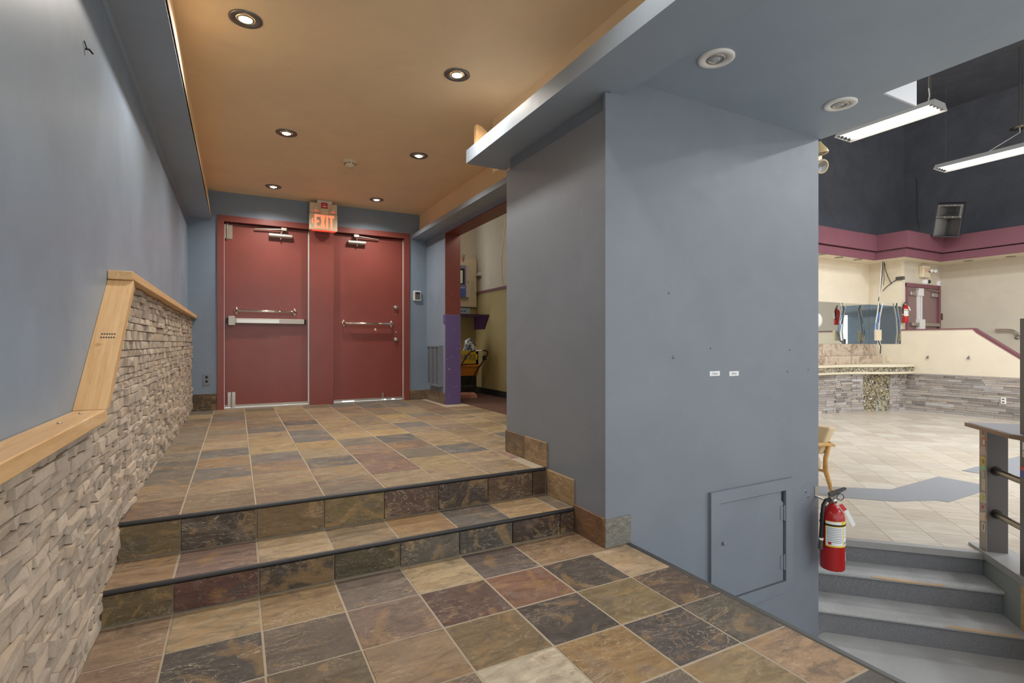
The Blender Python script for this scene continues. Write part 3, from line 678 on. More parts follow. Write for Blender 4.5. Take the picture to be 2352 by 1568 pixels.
# access panel in the front wall
AX0, AX1 = PY(1627, 1130, YP).x, PY(1815, 1095, YP).x; AZ1, AZ0 = .190, -.56; f = .075
ap = thing('access_panel', 'painted access hatch with mitred frame low in the front wall', 'hatch', ((AX0 + AX1) / 2, YP, AZ0))
m = MB(); T = .022
def fr_bar(m, pts): m.plate([(x, YP - T, z_) for x, z_ in pts], (0, T, 0))
fr_bar(m, [(AX0, AZ1), (AX1, AZ1), (AX1 - f, AZ1 - f), (AX0 + f, AZ1 - f)]); fr_bar(m, [(AX0, AZ0), (AX0 + f, AZ0 + f), (AX1 - f, AZ0 + f), (AX1, AZ0)])
fr_bar(m, [(AX0, AZ0), (AX0, AZ1), (AX0 + f, AZ1 - f), (AX0 + f, AZ0 + f)]); fr_bar(m, [(AX1, AZ0), (AX1 - f, AZ0 + f), (AX1 - f, AZ1 - f), (AX1, AZ1)]); m.build('hatch_frame', M_PANEL, ap)
m = MB(); x0, x1, z0, z1 = AX0 + f + .004, AX1 - f - .018, AZ0 + f + .006, AZ1 - f - .006
m.plate([(x0, YP - .012, z0), (x1, YP - .012, z0), (x1, YP - .012, z1 - .075), (x1 - .085, YP - .012, z1), (x0, YP - .012, z1)], (0, .012, 0)); lf = m.build('hatch_door', M_PANEL, ap)
m = MB(); m.box(x1, AX1 - f, YP - .002, YP - .0005, z0, z1); m.build('hatch_gap', M_RUBBER, ap)
for v in (1175, 1287):
    p = PY(1797, v, YP); m = MB(); m.box(x1 - .03, x1 - .004, YP - .016, YP - .012, p.z - .045, p.z + .045); m.tube([(x1 + .004, YP - .018, p.z - .05), (x1 + .004, YP - .018, p.z + .05)], .007, 8); m.build('hinge', M_PANEL, lf)
p = PY(1657, 1246, YP); m = MB(); m.lathe([(0, .016), (.009, .015), (.011, .006), (.006, 0)], 12, (p.x, YP - .012, p.z), Matrix.Rotation(math.pi / 2, 3, 'X')); m.build('knob', M_PANEL, lf)
# stray wall hardware
p = PX(196, 112, XL); m = MB(); m.tube([(XL, p.y, p.z), (XL + .012, p.y, p.z), (XL + .018, p.y + .02, p.z - .004)], .0035, 6); m.tube([(XL + .004, p.y - .035, p.z + .012), (XL + .006, p.y - .01, p.z + .0)], .002, 5)
m.build('wall_hook', M_BLACKP, label='small bent nail hook high on the left wall', cat='hook')
for u, v, r in ((1536, 673, .006), (1546, 820, .011), (1632, 800, .006), (1814, 803, .007), (1809, 852, .008), (1857, 848, .006), (1851, 1128, .012), (1856, 1140, .010)):
    p = PY(u, v, YP); m = MB(); m.lathe([(0, .005), (r * .6, .0045), (r, 0)], 9, (p.x, YP, p.z), Matrix.Rotation(math.pi / 2, 3, 'X')); m.build('wall_anchor', M_GIMBAL, pillar)

# ------------------------------------------------------------------ downlights, smoke detector
def downlight(x, y, label):
    t = thing('downlight', label, 'downlight', (x, y, ZC), group=None)
    m = MB(); m.lathe([(.085, 0), (.085, -.006), (.075, -.010), (.048, -.004), (.046, .0)], 28); m.build('trim_ring', M_GIMBAL, t, local=True)
    m = MB(); m.lathe([(.046, -.003), (.038, -.010), (.034, -.006)], 24); m.build('gimbal', M_STEEL, t, local=True)
    m = MB(); m.lathe([(.034, -.006), (.02, -.013), (0, -.016)], 18); m.build('bulb', M_BULB, t, local=True)
    ld = bpy.data.lights.new('downlight_lamp', 'SPOT'); ld.energy = SPOT_W; ld.color = (1.0, .93, .85); ld.spot_size = math.radians(150); ld.spot_blend = .75; ld.shadow_soft_size = .035
    lo = bpy.data.objects.new('downlight_lamp', ld); COL.objects.link(lo); lo.location = (x, y, ZC - .03)
for (u, v), lb in zip(((564, 43), (1050, 171), (658, 305), (962, 357), (628, 428), (865, 458)),
    ('lit downlight nearest the left soffit at the top of the picture', 'lit downlight in the right of the nearest pair', 'lit downlight left of the smoke detector', 'lit downlight right of the smoke detector',
     'lit downlight above the left maroon door', 'lit downlight above the right maroon door')):
    p = PZ(u, v, ZC); downlight(p.x, p.y, lb)
for x, y in ((.2, 1.5), (1.2, 1.5), (.2, -.2), (1.2, -.2)):       # the same row goes on overhead, behind the camera
    ld = bpy.data.lights.new('downlight_lamp', 'SPOT'); ld.energy = SPOT_W * .3; ld.color = (1.0, .93, .85); ld.spot_size = math.radians(150); ld.spot_blend = .75; ld.shadow_soft_size = .035
    lo = bpy.data.objects.new('downlight_lamp', ld); COL.objects.link(lo); lo.location = (x, y, ZC - .03)
p = PZ(804, 370, ZC); t = thing('smoke_detector', 'round cream smoke detector in the middle of the ochre ceiling', 'smoke detector', (p.x, p.y, ZC))
m = MB(); m.lathe([(.075, 0), (.078, -.012), (.07, -.024), (.05, -.028)], 28); m.build('base', M_CREAMP, t, local=True)
m = MB(); m.lathe([(.05, -.026), (.046, -.05), (.036, -.062), (0, -.064)], 24); m.build('sensor_cap', M_CREAMP, t, local=True)
m = MB()
for k in range(10):
    a = k * math.pi / 5; m.box(.052 * math.cos(a) - .006, .052 * math.cos(a) + .006, .052 * math.sin(a) - .006, .052 * math.sin(a) + .006, -.034, -.027)
tag(m.build('vent_slots', M_GIMBAL, t, local=True), kind='stuff')
for (u, v), lb in (((1645, 133), 'unlit recessed spotlight in the blue dropped ceiling, nearer the camera'), ((1930, 238), 'unlit recessed spotlight close to the edge of the dropped ceiling')):
    p = PZ(u, v, 2.52); t = thing('recessed_spotlight', lb, 'downlight', (p.x, p.y, 2.52))
    m = MB(); m.lathe([(.088, 0), (.088, -.008), (.08, -.012), (.048, -.008), (.048, .0)], 32); m.build('trim_ring', M_WHITE, t, local=True)
    m = MB(); m.lathe([(.046, -.004), (.044, -.011), (.034, -.011), (.032, -.004)], 28); m.build('gimbal', M_SATIN, t, local=True)
    m = MB(); m.lathe([(.032, -.004), (.026, -.009), (.024, -.004), (.018, -.010), (.008, -.012), (0, -.006)], 20); m.build('bulb', M_OFFBULB, t, local=True)
    m = MB(); m.lathe([(.048, -.002), (.032, -.002)], 24); m.build('dark_gap', M_RUBBER, t, local=True)

# ------------------------------------------------------------------ side room seen through the opening
XC = 3.38; yc_ = PX(1093, 800, XC).y
b = MB(); b.box(2.60, XC, 3.4, yc_, ZT - .05, ZT + .002); struct(b, 'floor', M_DARKC, label='dark speckled carpet of the side room')
zr = PX(1093, 674, XC).z
b = MB(); b.box(XC, XC + .1, 3.4, yc_ + .1, ZT - .05, zr); b.box(2.54, XC, yc_, yc_ + .1, ZT - .05, zr); sw = struct(b, 'wall_side_room', M_OLIVE, label='olive lower walls of the side room')
b = MB(); b.box(XC, XC + .1, 3.4, yc_ + .1, zr, 3.0); b.box(2.54, XC, yc_, yc_ + .1, zr, 3.0); b.box(2.54, XC, 3.3, 3.4, ZT, 3.0); struct(b, 'wall_side_room', M_BEIGE, label='beige upper walls of the side room')
b = MB(); b.box(2.45, XC + .1, 3.3, yc_ + .1, 2.98, 3.05); struct(b, 'ceiling', M_BEIGE, label='ceiling of the side room')
b = MB(); b.box(XC - .02, XC, 3.4, yc_, zr - .015, zr + .02); struct(b, 'trim_12', M_MAUVE, label='mauve chair rail in the side room')
b = MB(); b.box(XC - .015, XC, 3.4, yc_, ZT, ZT + .09); struct(b, 'baseboard_side_room', M_RUBBER)
ld = bpy.data.lights.new('side_room_lamp', 'POINT'); ld.energy = CLOSET_W; ld.color = (1, .9, .75); ld.shadow_soft_size = .12
lo = bpy.data.objects.new('side_room_lamp', ld); COL.objects.link(lo); lo.location = (2.95, 5.4, 2.8)
def QC(u, v, y=None): return PY(u, v, yc_ - .001 if y is None else y)
# alarm panel
pa, pb_ = QC(1040, 592), QC(1091.5, 706); x0 = pb_.x - .50
t = thing('fire_alarm_panel', 'cream fire alarm cabinet with lavender door on the side room wall', 'alarm panel', ((x0 + pb_.x) / 2, yc_, pb_.z))
m = MB(); m.cbox(x0, pb_.x, yc_ - .06, yc_ - .002, pb_.z, pa.z, .004); m.build('back_box', M_CREAMP, t)
da, db = QC(1050, 607, yc_ - .16), QC(1080.5, 683, yc_ - .16); dx0 = db.x - .36
m = MB(); m.cbox(dx0, db.x, yc_ - .16, yc_ - .06, db.z, da.z, .004); cab = m.build('cabinet', M_BEIGE, t)
zs_ = PY(1060, 655, yc_ - .17).z; dxr = QC(1070.5, 650, yc_ - .17).x
m = MB(); m.box(dx0 + .01, dxr, yc_ - .17, yc_ - .16, zs_, da.z - .01); m.build('upper_door', M_LAV, t)
m = MB(); m.box(dx0 + .01, dxr, yc_ - .17, yc_ - .16, db.z + .005, zs_); m.build('lower_door', M_BLUEP, t)
wa, wb = QC(1056, 616, yc_ - .17), QC(1067, 653, yc_ - .17)
m = MB(); m.box(dx0 + .04, wb.x, yc_ - .174, yc_ - .17, wb.z, wa.z); m.build('window_bezel', M_GLASS, t)
m = MB(); m.box(dx0 + .06, QC(1062.5, 640, yc_ - .17).x, yc_ - .176, yc_ - .174, wb.z + .015, wa.z - .03); m.build('display_card', M_PAPER, t)
m = MB(); m.box(QC(1054, 625, yc_ - .17).x - .03, QC(1058.5, 625, yc_ - .17).x, yc_ - .178, yc_ - .176, QC(1056, 626, yc_ - .17).z, QC(1056, 623.5, yc_ - .17).z); m.build('display', M_GREENL, t)
put_text('EDWARDS', .036, (dxr - .10, yc_ - .1715, zs_ - .035), (math.pi / 2, 0, 0), M_PAPER, t)
p = QC(1076, 646, yc_ - .16); m = MB(); m.lathe([(0, .012), (.009, .01), (.011, 0)], 10, (p.x, yc_ - .16, p.z), Matrix.Rotation(math.pi / 2, 3, 'X')); m.box(p.x - .002, p.x + .002, yc_ - .175, yc_ - .168, p.z - .04, p.z); m.build('lock', M_SATIN, t)
m = MB()
for k in range(5):
    q = QC(1081.5, 648 + k * 5, yc_ - .061); m.box(q.x, q.x + .055, yc_ - .0612, yc_ - .06, q.z - .003, q.z + .003)
tag(m.build('print_lines', M_INK, t), kind='stuff')
p = QC(1064.5, 590, yc_ - .1); m = MB(); m.box(p.x - .006, p.x + .008, yc_ - .10, yc_ - .09, p.z - .07, p.z - .005); m.build('red_tag', M_REDTAG, t)
m = MB(); m.tube([(p.x - .01, yc_ - .1, p.z), (p.x - .01, yc_ - .1, p.z + .03), (p.x + .0, yc_ - .1, p.z + .04)], .005, 6); m.tube([(p.x + .012, yc_ - .1, p.z - .05), (p.x + .014, yc_ - .1, p.z + .02), (p.x + .03, yc_ - .1, p.z + .035)], .007, 6); m.build('key_ring', M_GIMBAL, t)
p, q = QC(1092, 625), QC(1103, 641); px_ = PX(1098, 630, XC)
m = MB(); m.cbox(XC - .03, XC, px_.y - .12, px_.y + .14, px_.z - .03, px_.z + .02, .003); t = m.build('wall_sounder', M_WHITE, label='small white device on the side room wall beside the alarm cabinet', cat='switch')
m = MB(); m.box(XC - .02, XC, px_.y - .12, px_.y - .02, px_.z - .075, px_.z - .03); m.build('device_base', M_BROWNBOX, t)
p, q = QC(1040, 707), QC(1077.5, 722)
t = thing('module_box', 'pale blue wall box above the purple shelf', 'box', ((p.x + q.x) / 2, yc_, q.z))
m = MB(); m.cbox(q.x - .3, q.x, yc_ - .05, yc_ - .002, q.z, p.z, .003); m.build('case', simple('pale_blue_box', '#a9bfd6', .4), t)
m = MB()
for u in (1061, 1067.5): c = QC(u, 714, yc_ - .05); m.box(c.x - .016, c.x + .016, yc_ - .052, yc_ - .05, c.z - .008, c.z + .006)
m.build('slots', M_BLACKP, t)
# purple shelf
ys_ = PX(1124, 724, XC).y; zsf = PX(1124, 722, XC).z
t = thing('wall_shelf', 'purple painted shelf with side bracket under the alarm cabinet', 'shelf', (2.96, (ys_ + yc_) / 2, zsf - .2))
m = MB(); m.box(2.55, XC - .002, ys_, yc_ - .002, zsf - .028, zsf); m.build('shelf_board', M_SHELF, t)
zb_ = PX(1110, 756, XC).z
m = MB(); m.prism([(ys_ + .01, zsf - .028), (yc_ - .002, zsf - .028), (yc_ - .002, zb_), (ys_ + .16, zb_)], 'x', XC - .03, XC - .002); m.build('side_bracket', M_SHELF, t)
# wire on side wall
m = MB(); m.tube([PX(1161, 497, XC - .01), PX(1150, 600, XC - .01), PX(1152, 640, XC - .01), PX(1158, 660, XC - .01)], .006, 6); m.build('hanging_wire', M_CABLEW, label='thin pale wire hanging down the side room wall', cat='cable')
# stored things on the side room floor
YO = yc_ - .55
c0, c1 = PY(1052, 800, YO), PY(1104, 862, YO)
m = MB()
bx0, bx1, bz0, bz1 = PY(1050, 860, YO).x, PY(1103, 860, YO).x, PY(1075, 863, YO).z, PY(1075, 838, YO).z
def open_bin(m, x0, x1, y0, y1, z0, z1, t_, fl):
    w = lambda f, x, y: (x, y)
    m.hexa([(x0 + fl, y0 + fl, z0), (x1 - fl, y0 + fl, z0), (x1 - fl, y1 - fl, z0), (x0 + fl, y1 - fl, z0), (x0, y0, z1), (x1, y0, z1), (x1, y1, z1), (x0, y1, z1)])
    for a, b_, c, d in ((x0 - .015, x1 + .015, y0 - .015, y0), (x0 - .015, x1 + .015, y1, y1 + .015), (x0 - .015, x0, y0, y1), (x1, x1 + .015, y0, y1)): m.box(a, b_, c, d, z1 - .02, z1 + .005)
open_bin(m, bx0, bx1, YO, YO + .38, bz0, bz1, .01, .03); obin = thing('storage_bin', 'orange plastic bin under the yellow crate in the side room', 'bin', ((bx0 + bx1) / 2, YO + .19, ZT))
m.build('bin_body', M_ORANGE, obin)
m = MB(); m.box(bx0 + .04, bx1 - .04, YO + .05, YO + .36, ZT, bz0); m.build('bin_pedestal', M_BLACKP, obin)
kx0, kx1 = PY(1051, 820, YO).x, PY(1099, 820, YO).x; kz0, kz1 = bz1 + .006, PY(1075, 805, YO).z
cr = thing('milk_crate', 'yellow lattice-sided plastic crate on the orange bin', 'crate', ((kx0 + kx1) / 2, YO + .16, kz0))
m = MB(); t_ = .012; ya, yb2 = YO + .005, YO + .32
for y_ in (ya, yb2 - t_):
    m.box(kx0, kx1, y_, y_ + t_, kz0, kz0 + .07); m.box(kx0, kx1, y_, y_ + t_, kz1 - .05, kz1); m.box(kx0, kx0 + .04, y_, y_ + t_, kz0, kz1); m.box(kx1 - .04, kx1, y_, y_ + t_, kz0, kz1)
for x_ in (kx0, kx1 - t_): m.box(x_, x_ + t_, ya, yb2, kz0, kz1)
m.box(kx0, kx1, ya, yb2, kz0, kz0 + t_); m.build('crate_body', M_BUTTER, cr)
m = MB(); hz = kz1 - .05 - (kz0 + .07); n = 8; stp = (kx1 - kx0 - .08) / n
for k in range(-2, n + 1):
    for s in (0, 1):
        xa = kx0 + .04 + k * stp; xb = xa + 2 * stp
        if s: xa, xb = xb, xa
        za, zb2 = kz0 + .07, kz1 - .05
        P = [(xa, za), (xb, zb2)]
        def clampx(p, q):
            (ax, az), (bx_, bz_) = p, q; lo_, hi_ = kx0 + .04, kx1 - .04; tt = []
            for X_ in (lo_, hi_):
                tt.append((X_ - ax) / (bx_ - ax))
            t0, t1 = max(0, min(tt)), min(1, max(tt))
            return None if t1 <= t0 else ((ax + (bx_ - ax) * t0, az + (bz_ - az) * t0), (ax + (bx_ - ax) * t1, az + (bz_ - az) * t1))
        r_ = clampx(*P)
        if r_: m.tube([(r_[0][0], ya + .006, r_[0][1]), (r_[1][0], ya + .006, r_[1][1])], .004, 4, cap=False)
m.build('lattice', M_BUTTER, cr)
g = PY(1079, 806, YO + .16); gt = PY(1079, 779, YO + .16)
m = MB(); hb = gt.z - kz0; m.lathe([(.0, 0), (.09, .02), (.11, hb * .4), (.095, hb * .62), (.08, hb * .78), (.06, hb * .9), (.03, hb * .97), (0, hb)], 9, (g.x, YO + .16, kz0 + .02), smooth=False)
for q in m.v: q.x += random.uniform(-.018, .018); q.y += random.uniform(-.018, .018)
m.build('plastic_bag', M_BAG, label='blue and white plastic bag sticking out of the yellow crate', cat='bag')
# push handle
YH = YO - .12; pts = [(1057, 866), (1055.5, 845), (1062, 833), (1074, 815), (1080, 808), (1089, 805.5), (1104, 805), (1115, 805), (1120, 808), (1120, 812), (1113, 824), (1100, 843), (1092, 856), (1082, 884)]
hc = thing('push_sweeper', 'black push sweeper with bent tubular handle in front of the crate', 'sweeper', (PY(1078, 900, YH).x, YH, ZT))
m = MB(); m.tube([PY(u, v, YH + (.10 if v > 840 else 0)) for u, v in pts], .010, 8); m.build('handle', M_BLACKP, hc)
m = MB(); m.tube([PY(1092, 805.3, YH - .001), PY(1107, 805, YH - .001)], .0125, 8); m.build('grip', M_WHITE, hc)
m = MB(); p = PY(1113, 821, YH); m.cbox(p.x - .03, p.x + .02, YH - .02, YH + .02, p.z - .04, p.z + .03, .008); m.build('clamp', M_BLACKP, hc)
hx0, hx1 = PY(1056, 880, YH).x, PY(1094, 880, YH).x
m = MB(); m.cbox(hx0, hx1, YH + .0, YH + .14, ZT + .05, ZT + .17, .02); m.build('deck', M_BLACKP, hc)
for x in (hx0 + .02, hx1 - .02):
    m = MB(); m.tube([(x - .02, YH + .07, ZT + .072), (x + .02, YH + .07, ZT + .072)], .07, 16); m.build('wheel', M_BLACKP, hc)
p = PY(1073, 908, YH - .12); m = MB(); m.hexa([(p.x - .12, YH - .14, ZT), (p.x + .12, YH - .2, ZT), (p.x + .14, YH - .06, ZT), (p.x - .1, YH - .02, ZT), (p.x - .12, YH - .14, ZT + .05), (p.x + .12, YH - .2, ZT + .05), (p.x + .13, YH - .06, ZT + .075), (p.x - .1, YH - .02, ZT + .08)])
m.build('loose_brick', M_BRICK, label='pinkish brick lying on the dark carpet', cat='brick')

# ------------------------------------------------------------------ carpeted stair and hall floors
b = MB(); b.box(XE - .01, 9, -6, YP + .02, ZL - .2, ZL); struct(b, 'floor', M_CARPET, label='grey carpet at the foot of the stair')
nos = [(4.17, -.80), (4.44, -.63), (4.675, ZH)]
def sq(b, s0, s1, d0, d1, z0, z1, mi=0): b.hexa([sd(s0, d0, z0), sd(s1, d0, z0), sd(s1, d1, z0), sd(s0, d1, z0), sd(s0, d0, z1), sd(s1, d0, z1), sd(s1, d1, z1), sd(s0, d1, z1)], mi)
SL = .55   # the stair runs under the front wall's free edge
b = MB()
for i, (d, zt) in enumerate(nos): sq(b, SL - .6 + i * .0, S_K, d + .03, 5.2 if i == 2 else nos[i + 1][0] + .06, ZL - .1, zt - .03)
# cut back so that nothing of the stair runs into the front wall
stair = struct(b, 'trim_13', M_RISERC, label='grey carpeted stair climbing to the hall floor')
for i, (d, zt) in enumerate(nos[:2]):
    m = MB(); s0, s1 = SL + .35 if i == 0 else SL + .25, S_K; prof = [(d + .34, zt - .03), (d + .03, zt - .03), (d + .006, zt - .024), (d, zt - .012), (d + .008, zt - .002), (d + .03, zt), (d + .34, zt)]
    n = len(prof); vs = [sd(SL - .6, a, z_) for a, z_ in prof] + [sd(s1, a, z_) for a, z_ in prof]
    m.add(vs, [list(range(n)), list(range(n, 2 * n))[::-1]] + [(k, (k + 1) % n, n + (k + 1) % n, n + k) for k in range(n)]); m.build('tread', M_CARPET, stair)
    u0, u1 = ((2075, 2215), (2095, 2285))[i]; sa, sb_ = PZ(u0, 1335 if i == 0 else 1430, zt).dot(SV), PZ(u1, 1350 if i == 0 else 1445, zt).dot(SV)
    m = MB(); m.add([sd(sa, d - .002, zt - .004), sd(sb_, d - .002, zt - .010), sd(sb_ - .05, d - .001, zt - .014), sd((sa + sb_) / 2, d - .002, zt - .017), sd(sa + .06, d - .001, zt - .012),
        sd(sa, d + .012, zt + .001), sd(sb_, d + .006, zt - .0015), sd((sa + sb_) / 2, d + .018, zt + .0015)], [(0, 1, 2, 3, 4), (0, 5, 7, 6, 1)]); m.build('worn_patch', M_WORN, stair, label='bare wood where the carpet edge is worn through')
m = MB(); sq(m, SL - .5, S_K + .01, 4.668, 4.73, ZH - .042, ZH + .006); m.build('metal_nosing', M_CAPG, stair, label='scuffed pale metal nosing of the top step')
poly = [tuple(sd(-.1, 4.72, 0)[:2]), tuple(sd(S_K + .06, 4.72, 0)[:2]), tuple(sd(S_K + .06, 2.6, 0)[:2]), (3.68, -6), (16, -6), (16, 8), (XW + .02, 8)]
poly[0] = (XW + .02, 3.05)
b = MB(); b.prism(poly, 'z', ZH - .3, ZH - .004); hall = struct(b, 'floor', M_GROUTH, label='beige tiled floor of the hall')
# hall tiles, laid at 45 degrees like the stair
HC = ['#ddd2c2', '#d6cab8', '#d9cdbb', '#d0c4b2', '#dfd6c7', '#cdc0af', '#dacfbf', '#d3c9ba']
TS = .33; hm = {}; near = []; far = []
for i in range(-9, 40):
    for k in range(0, 46):
        s = i * TS; d = 4.73 + k * TS
        if s > S_K - .2 and False: continue
        c = sd(s + TS / 2, d + TS / 2, ZH)
        if c.x < XW + .27 or c.x > 15.9 or c.y > 7.2 or c.y < -5.5: continue
        if c.y > 7.0 - .0 and c.x > 10: continue
        r = c - CAM; zz = r.dot(FW)
        if zz < .5: continue
        u = CXP + FPX * r.dot(RT) / zz
        (near if 1850 < u < 2420 else far).append((zz, s, d))
for i in range(0, 12):   # beyond the railing, in front of the top step line
    for k in range(1, 7):
        s = S_K + .05 + i * TS; d = 4.73 - k * TS; c = sd(s + TS / 2, d + TS / 2, ZH); r = c - CAM; zz = r.dot(FW)
        if zz > .5 and c.y > -5: u = CXP + FPX * r.dot(RT) / zz; (near if 1850 < u < 2420 else far).append((zz, s, d))
near.sort()
hmesh = None
def hall_tile_verts(m, s, d, jz):
    g = .0025; h = ZH + jz
    m.add([sd(s + g, d + g, h - .008), sd(s + TS - g, d + g, h - .008), sd(s + TS - g, d + TS - g, h - .008), sd(s + g, d + TS - g, h - .008), sd(s + g, d + g, h), sd(s + TS - g, d + g, h), sd(s + TS - g, d + TS - g, h), sd(s + g, d + TS - g, h)],
          [(4, 5, 6, 7), (0, 1, 5, 4), (1, 2, 6, 5), (2, 3, 7, 6), (3, 0, 4, 7)])
mt = MB(); g = .002; q_ = TS / 2 - g; mt.add([(-q_, -q_, -.008), (q_, -q_, -.008), (q_, q_, -.008), (-q_, q_, -.008), (-q_, -q_, 0), (q_, -q_, 0), (q_, q_, 0), (-q_, q_, 0)], [(4, 5, 6, 7), (0, 1, 5, 4), (1, 2, 6, 5), (2, 3, 7, 6), (3, 0, 4, 7)])
hmesh = mt.mesh('tile', M_VINYL)
for zz, s, d in near[:280]:
    o = bpy.data.objects.new('tile', hmesh); COL.objects.link(o); o.parent = hall; o.location = sd(s + TS / 2, d + TS / 2, ZH) - ORG[hall.name]; o.rotation_euler = (0, 0, -math.pi / 4)
    c = lin(random.choice(HC)); o.color = c
M_VINYLF = stone('beige_hall_tile_far', HC, True, 20, .02)
M_VINYLF.node_tree.nodes['Principled BSDF'].inputs['Roughness'].default_value = .3
m = MB()
for zz, s, d in near[280:] + far: hall_tile_verts(m, s, d, 0)
m.build('tiles', M_VINYLF, hall, kind='stuff')
def inlay(pts):
    m = MB(); w = [PZ(u, v, ZH) for u, v in pts]; m.prism([(p.x, p.y) for p in w], 'z', ZH - .002, ZH + .004); m.build('carpet_inlay', M_INLAY, hall, label='grey carpet strip set into the beige tiles')
inlay([(1860, 1112), (1885, 1117), (2047, 1124), (2155, 1094.5), (2250, 1112), (2290, 1120), (2250, 1131), (2180, 1153), (2150, 1149), (2060, 1152), (1940, 1143), (1870, 1136)])
inlay([(2209, 1080.5), (2280, 1063), (2360, 1043), (2420, 1040), (2420, 1110), (2352, 1105), (2290, 1092), (2262, 1090)])

# knee wall, cap, railing
kw = MB(); sq(kw, S_K + .002, S_K + .12, 3.5, 4.87, ZL, ZH - .02); kwo = struct(kw, 'wall_stair', M_GREENG, label='grey-green knee wall beside the carpeted stair')
m = MB(); sq(m, S_K - .02, S_K + .20, 4.25, 4.86, ZH - .03, ZH + .02); m.build('cap_board', M_CAPG, kwo)
m = MB(); sq(m, S_K - .004, S_K + .002, 3.5, 4.262, ZL, ZH - .03); m.build('end_board', M_PINE, kwo)
m = MB(); sq(m, S_K - .02, S_K + .20, 3.5, 4.25, ZH - .03, ZH + .02); m.build('cap_board', M_CAPG, kwo)
rl = thing('drink_rail', 'drink rail with sticker-covered posts beside the stair', 'railing', sd(S_K + .08, 4.4, ZH + .02))
pz0, pz1 = ZH + .02, .445
def post(d0, d1, name='post'):
    m = MB(); sq(m, S_K + .004, S_K + .13, d0, d1, pz0, pz1); po = m.build(name, M_POSTG, rl)
    m = MB(); sq(m, S_K + .0, S_K + .004, d0 + .001, d1 - .001, pz0, pz1); return po, m
# post: its stair-side face carries the stickers
po, m = post(4.665, 4.755)
mf = MB(); sq(mf, S_K + .001, S_K + .004, 4.664, 4.756, pz0, pz1); mf.build('post_face', M_POSTF, po)
def sticker(parent, s, d0, d1, v0, v1, col, tilt=0):
    m = MB(); dm, hw = (d0 + d1) / 2, (d1 - d0) / 2; zm, hh = (v0 + v1) / 2, (v1 - v0) / 2; c_, s_ = math.cos(tilt), math.sin(tilt)
    pts = [sd(s, dm + a * hw * c_ - b_ * hh * s_, zm + a * hw * s_ + b_ * hh * c_) for a, b_ in ((-1, -1), (1, -1), (1, 1), (-1, 1))]
    m.plate(pts, SV * -.0012); o = m.build('sticker', M_OCOL, parent); o.color = lin(col); return o
stk = [(985, 1003, '#d3a27a', -.2, .02, .07), (1003, 1023, '#bb5a48', .1, .035, .088), (1026, 1044, '#c2a093', -.25, .005, .085), (1048, 1069, '#d4b245', .15, .02, .08), (1068, 1080, '#8fbd8d', -.35, .008, .085),
       (1082, 1095, '#b3a897', 0, .03, .07), (1098, 1126, '#c3b79c', .05, .03, .082), (1131, 1154, '#c8c0a6', -.15, .01, .085), (1156, 1172, '#b39a92', -.3, .008, .085), (1177, 1196, '#d8c4ac', -.25, .005, .088), (1199, 1220, '#cfbfae', .05, .03, .08)]
for v0, v1, col, ti, a0, a1 in stk:
    za, zb2 = PS(2258, v1, S_K).z, PS(2258, v0, S_K).z; sticker(po, S_K + .0005, 4.755 - a1, 4.755 - a0, za, zb2, col, ti)
for v0, v1, col, a0, a1 in ((989, 999, '#6f5148', .035, .058), (1009, 1020, '#d9c3b2', .05, .075), (1054, 1064, '#8a7430', .04, .065), (1137, 1149, '#cdb636', .03, .065), (1180, 1192, '#e0a33c', .075, .087), (1160, 1168, '#b5584c', .03, .06), (1203, 1216, '#7a4a3c', .05, .06)):
    za, zb2 = PS(2258, v1, S_K).z, PS(2258, v0, S_K).z; sticker(po, S_K - .0008, 4.755 - a1, 4.755 - a0, za, zb2, col)
p2d = PS(2341, 1303, S_K).dot(DV)
p2, m = post(p2d - .08, p2d); 
mf = MB(); sq(mf, S_K + .004, S_K + .1, p2d - .08, p2d, pz1 + .04, 1.25); mf.build('post_top', M_POSTG, p2)
za, zb2 = PS(2350, 1097, S_K).z, PS(2350, 1072, S_K).z
sticker(p2, S_K + .002, p2d - .07, p2d - .006, za, (za + zb2) / 2 + .01, '#2f3f9c'); sticker(p2, S_K + .0015, p2d - .07, p2d - .006, (za + zb2) / 2 + .01, zb2, '#c93a34')
sticker(p2, S_K + .002, p2d - .07, p2d - .03, PS(2350, 1050, S_K).z, PS(2350, 1035, S_K).z, '#d9cbbb'); sticker(p2, S_K + .002, p2d - .07, p2d - .03, PS(2350, 1033, S_K).z, PS(2350, 1015, S_K).z, '#e8e6e2')
m = MB(); sq(m, S_K + .03, S_K + .06, p2d, p2d + .03, PS(2342, 1074, S_K).z, PS(2342, 1044, S_K).z); m.build('rail_bracket', M_DGREY, p2)
for va, vb in ((1082, 1112), (1180, 1222)):
    za = (PS(2268, va, S_K).z + PS(2345, vb, S_K).z) / 2; m = MB(); m.tube([sd(S_K + .06, 4.67, za), sd(S_K + .06, p2d - .01, za)], .022, 14); m.build('rail', M_RAILM, rl)
    m = MB(); m.tube([sd(S_K + .06, 4.664, za), sd(S_K + .06, 4.655, za)], .034, 14); m.build('rail_flange', M_BLACKP, rl)
m = MB(); m.prism([tuple(sd(s, d, 0)[:2]) for s, d in ((S_K - .045, 4.86), (S_K - .045, 4.30), (S_K + .02, 4.12), (S_K + .02, 3.4), (S_K + .50, 3.4), (S_K + .50, 4.86))], 'z', .450, .478); m.build('table_edge', M_TABLEW, rl)
m = MB(); m.prism([tuple(sd(s, d, 0)[:2]) for s, d in ((S_K - .03, 4.845), (S_K - .03, 4.30), (S_K + .03, 4.13), (S_K + .03, 3.4), (S_K + .49, 3.4), (S_K + .49, 4.845))], 'z', .478, .4805); m.build('table_top', M_TABLET, rl)

